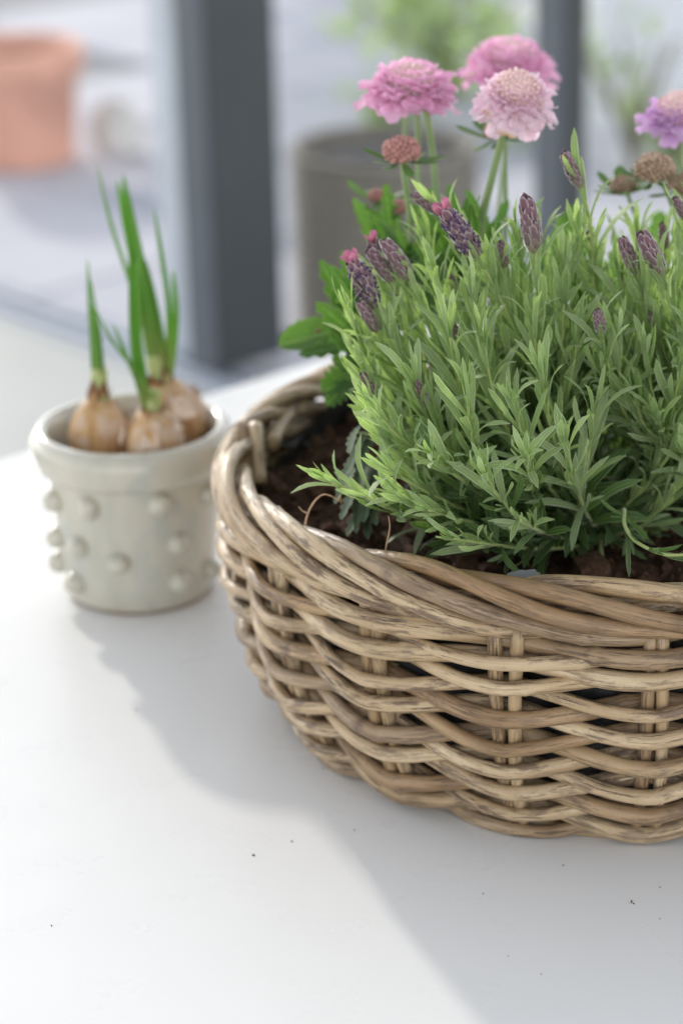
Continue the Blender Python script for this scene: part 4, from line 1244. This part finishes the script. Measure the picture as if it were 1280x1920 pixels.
for i in range(1, nr + 1):
    for j in range(nt):
        t = 2 * PI * j / nt; r = 0.0532 * i / nr
        x, y = r * math.cos(t), r * math.sin(t)
        V.append((x, y, 0.0955 + 0.006 * mnoise.fractal(Vector((x * 70, y * 70, 1)), 0.9, 2.1, 4)))
Fc = [(0, 1 + j, 1 + (j + 1) % nt) for j in range(nt)]
for i in range(nr - 1):
    for j in range(nt):
        a = 1 + i * nt + j; b = 1 + i * nt + (j + 1) % nt
        Fc.append((a, b, b + nt, a + nt))
tag(put('pot_compost', mk_mesh('pot_compost', V, Fc, M_MULCH), None, PT), 'reddish brown compost inside the ceramic pot', 'soil', kind='stuff')
def strap_leaf(pts, Ys, w, seed):
    n = len(pts)
    P = np.array([at(x, y, Ys[0] + (Ys[1] - Ys[0]) * i / (n - 1)) for i, (x, y) in enumerate(pts)])
    Q = []
    for i in range(n - 1):
        for s_ in np.linspace(0, 1, 8)[:-1]: Q.append(P[i] * (1 - s_) + P[i + 1] * s_)
    Q.append(P[-1]); Q = np.array(Q)
    for _ in range(8): Q[1:-1] = (Q[:-2] + 2 * Q[1:-1] + Q[2:]) / 4
    m = len(Q); T = np.gradient(Q, axis=0); T /= np.linalg.norm(T, axis=1)[:, None]
    tw = np.linspace(0.3, 0.9, m) * (1 if seed % 2 else -1)
    X0 = np.cross(T, [0, -1, 0.0]); X0 /= np.linalg.norm(X0, axis=1)[:, None]
    N0 = np.cross(X0, T)
    X = X0 * np.cos(tw)[:, None] + N0 * np.sin(tw)[:, None]; N = np.cross(X, T)
    V, lf = [], []
    for i in range(m):
        v = i / (m - 1)
        ww = w * float(np.interp(v, [0, 0.3, 0.7, 1], [1.45, 1.25, 1.1, 0.8])) * (1 if v < 0.8 else max(0.08, math.sqrt(max(0, 1 - ((v - 0.8) / 0.2) ** 2))))
        for a in range(8):
            th = a * PI / 4
            V.append(Q[i] + X[i] * ww * math.cos(th) + N[i] * (ww * 0.20 * math.sin(th) + 0.25 * ww * math.cos(th) ** 2))
            lf.append((0.3 * math.cos(th), v, (seed * 0.31) % 1))
    Fc = [(i * 8 + k, i * 8 + (k + 1) % 8, (i + 1) * 8 + (k + 1) % 8, (i + 1) * 8 + k) for i in range(m - 1) for k in range(8)]
    Fc.append(tuple((m - 1) * 8 + k for k in range(8)))
    return mk_mesh('leaf', V, Fc, M_DAFF, True, {'leaf': ('FLOAT_VECTOR', lf)})
def bulb(px, py, neck, Y, r, label, leaves, seed):
    c = at(px, py, Y); nk = at(*neck, Y + 0.004)
    ax = (nk - c)
    h = ax.length
    t = empty('daffodil_bulb', (c.x, c.y, 0.088), label, 'bulb', 'sprouting bulbs in the ceramic pot')
    M = axis_mat(c, ax)
    rg = np.random.default_rng(seed)
    prof = [(0.0, -1.1 * r), (0.5 * r, -1.0 * r), (0.88 * r, -0.55 * r), (1.0 * r, 0.0), (0.93 * r, 0.42 * r), (0.70 * r, 0.80 * r), (0.45 * r, 1.10 * r), (0.34 * r, min(h * 0.9, 1.5 * r)), (0.33 * r, h), (0.30 * r, h + 0.003)]
    V, Fc = lathe(prof, 28)
    V = np.array([v * np.array([1 + 0.20 * mnoise.noise(Vector((v[0] * 80, v[1] * 80, v[2] * 30 + seed))), 1 + 0.20 * mnoise.noise(Vector((v[0] * 80 + 5, v[1] * 80, v[2] * 30 + seed))), 1]) for v in V])
    b_ = put('bulb', mk_mesh('bulb', V, Fc, M_BULB), t, M)
    for k in range(2 if seed == 3 else 6):                     # loose papers peeling from the skin
        a0 = rg.uniform(0, 6.28); w_ = rg.uniform(0.35, 0.8); z0 = rg.uniform(-0.5, 0.5) * r; z1 = z0 + rg.uniform(0.5, 1.0) * r
        P, Fq = [], []
        for i in range(5):
            zz = z0 + (z1 - z0) * i / 4
            rr = float(np.interp(zz / r, [-1.1, -1.0, -0.55, 0, 0.42, 0.8, 1.1, 1.5], [0, 0.5, 0.88, 1.0, 0.93, 0.70, 0.45, 0.34])) * r
            for j in range(5):
                aa = a0 + w_ * (j / 4 - 0.5) * (1 - 0.35 * i / 4) + rg.normal() * 0.05
                q_ = rr * (1.07 + (0.12 if i in (0, 4) or j in (0, 4) else 0.0) * rg.random()) 
                P.append((q_ * math.cos(aa), q_ * math.sin(aa), zz + rg.normal() * 0.0006))
        Fq = [(i * 5 + j, i * 5 + j + 1, (i + 1) * 5 + j + 1, (i + 1) * 5 + j) for i in range(4) for j in range(4)]
        put('papery_skin', mk_mesh('papery_skin', P, Fq, M_PAPER), b_, M)
    for k in range(5):                                        # papery husk flaps at the neck
        a = k * 1.256 + rg.uniform(0, 0.6)
        er = Vector((math.cos(a), math.sin(a), 0))
        B = basis(er * 0.30 * r + Vector((0, 0, h * 0.93)), Vector((0, 0, 1)) + er * rg.uniform(0.2, 0.9), -er)
        P = np.array([(-0.30, -0.3, 0), (0.30, -0.3, 0), (0.28, 0.2, 0.06), (-0.22, 0.15, 0.06), (0.05, rg.uniform(0.45, 0.8), 0.12)]) * r
        put('husk', mk_mesh('husk', P, [(0, 1, 2, 3), (3, 2, 4)], M_HUSK), b_, M @ B)
    n0 = np.array(nk)
    V, Fc, rod, s_ = tube(bezier(n0 - np.array(ax.normalized()) * 0.004, n0, n0 + np.array(ax.normalized()) * 0.008, n0 + np.array(ax.normalized()) * 0.019, 8), np.linspace(0.34 * r, 0.26 * r, 8), 10)
    put('sheath', mk_mesh('sheath', V, Fc, M_SHEATH), t)
    for i, (pts, w, dy) in enumerate(leaves):
        put('leaf', strap_leaf(pts, (Y + 0.004, Y + dy), w, seed * 3 + i), t)
Yp = PCY
bulb(186, 812, (186, 742), Yp + 0.002, 0.0212, 'orange brown bulb with a short shoot at the left of the ceramic pot',
     [([(186, 745), (182, 690), (177, 630), (172, 568)], 0.0034, 0.004), ([(184, 740), (174, 660), (168, 580), (164, 484)], 0.0015, 0.012), ([(190, 745), (190, 680), (184, 610), (170, 520)], 0.0016, 0.0),
      ([(188, 742), (186, 690), (182, 640), (180, 590)], 0.0030, 0.010)], 3)
bulb(286, 828, (287, 783), Yp - 0.024, 0.0195, 'pale bulb at the front right of the ceramic pot with a bent thin leaf',
     [([(285, 785), (270, 745), (255, 700), (247, 600), (246, 520), (243, 436)], 0.0026, 0.0), ([(292, 785), (284, 735), (245, 680), (210, 640), (178, 575)], 0.0017, -0.006), ([(282, 780), (258, 715), (235, 665), (212, 606)], 0.0014, 0.004),
      ([(290, 785), (276, 740), (262, 650), (258, 560), (259, 462)], 0.0022, 0.004)], 4)
bulb(325, 782, (303, 715), Yp + 0.020, 0.0230, 'largest bulb at the back right of the ceramic pot with the tallest leaves',
     [([(302, 715), (292, 640), (275, 540), (252, 430), (232, 326)], 0.0047, 0.012), ([(298, 712), (280, 640), (262, 540), (240, 440), (219, 336)], 0.0036, 0.016), ([(300, 712), (275, 620), (240, 510), (208, 420), (183, 308)], 0.0018, 0.02),
      ([(310, 712), (317, 640), (315, 560), (302, 480), (288, 388)], 0.0018, 0.01), ([(313, 712), (326, 650), (332, 580), (325, 505)], 0.0030, 0.008), ([(306, 712), (300, 640), (285, 560), (268, 480)], 0.0032, 0.006)], 5)

# ------------------------------------------------------------------ crumbs on the table
mb = MB()
rg = np.random.default_rng(77)
for q, r in [((1183, 1692), 0.0011), ((1187, 1695), 0.0008), ((1236, 1664), 0.0007), ((1055, 1623), 0.0006), ((1000, 1570), 0.0007), ((475, 1604), 0.0009), ((547, 1578), 0.0007), ((255, 1332), 0.0010), ((905, 1676), 0.0006), ((97, 1736), 0.0006), ((664, 1557), 0.0006), ((1236, 1723), 0.0005), ((1014, 1827), 0.0005), ((952, 1793), 0.0005), ((606, 1442), 0.0006)]:
    c = np.array(onz(*q, 0))
    V = ICO1 * (1 + rg.normal(size=(len(ICO1), 1)) * 0.25) * r * 0.75 * rg.uniform(0.6, 1.2, 3)
    mb.add(V + c + np.array([0, 0, r * 0.4]), ICO1F)
tag(put('table_crumbs', mb.mesh('table_crumbs', M_SOIL, False)), 'tiny dark specks of soil scattered on the white tabletop', 'soil crumbs', kind='stuff')
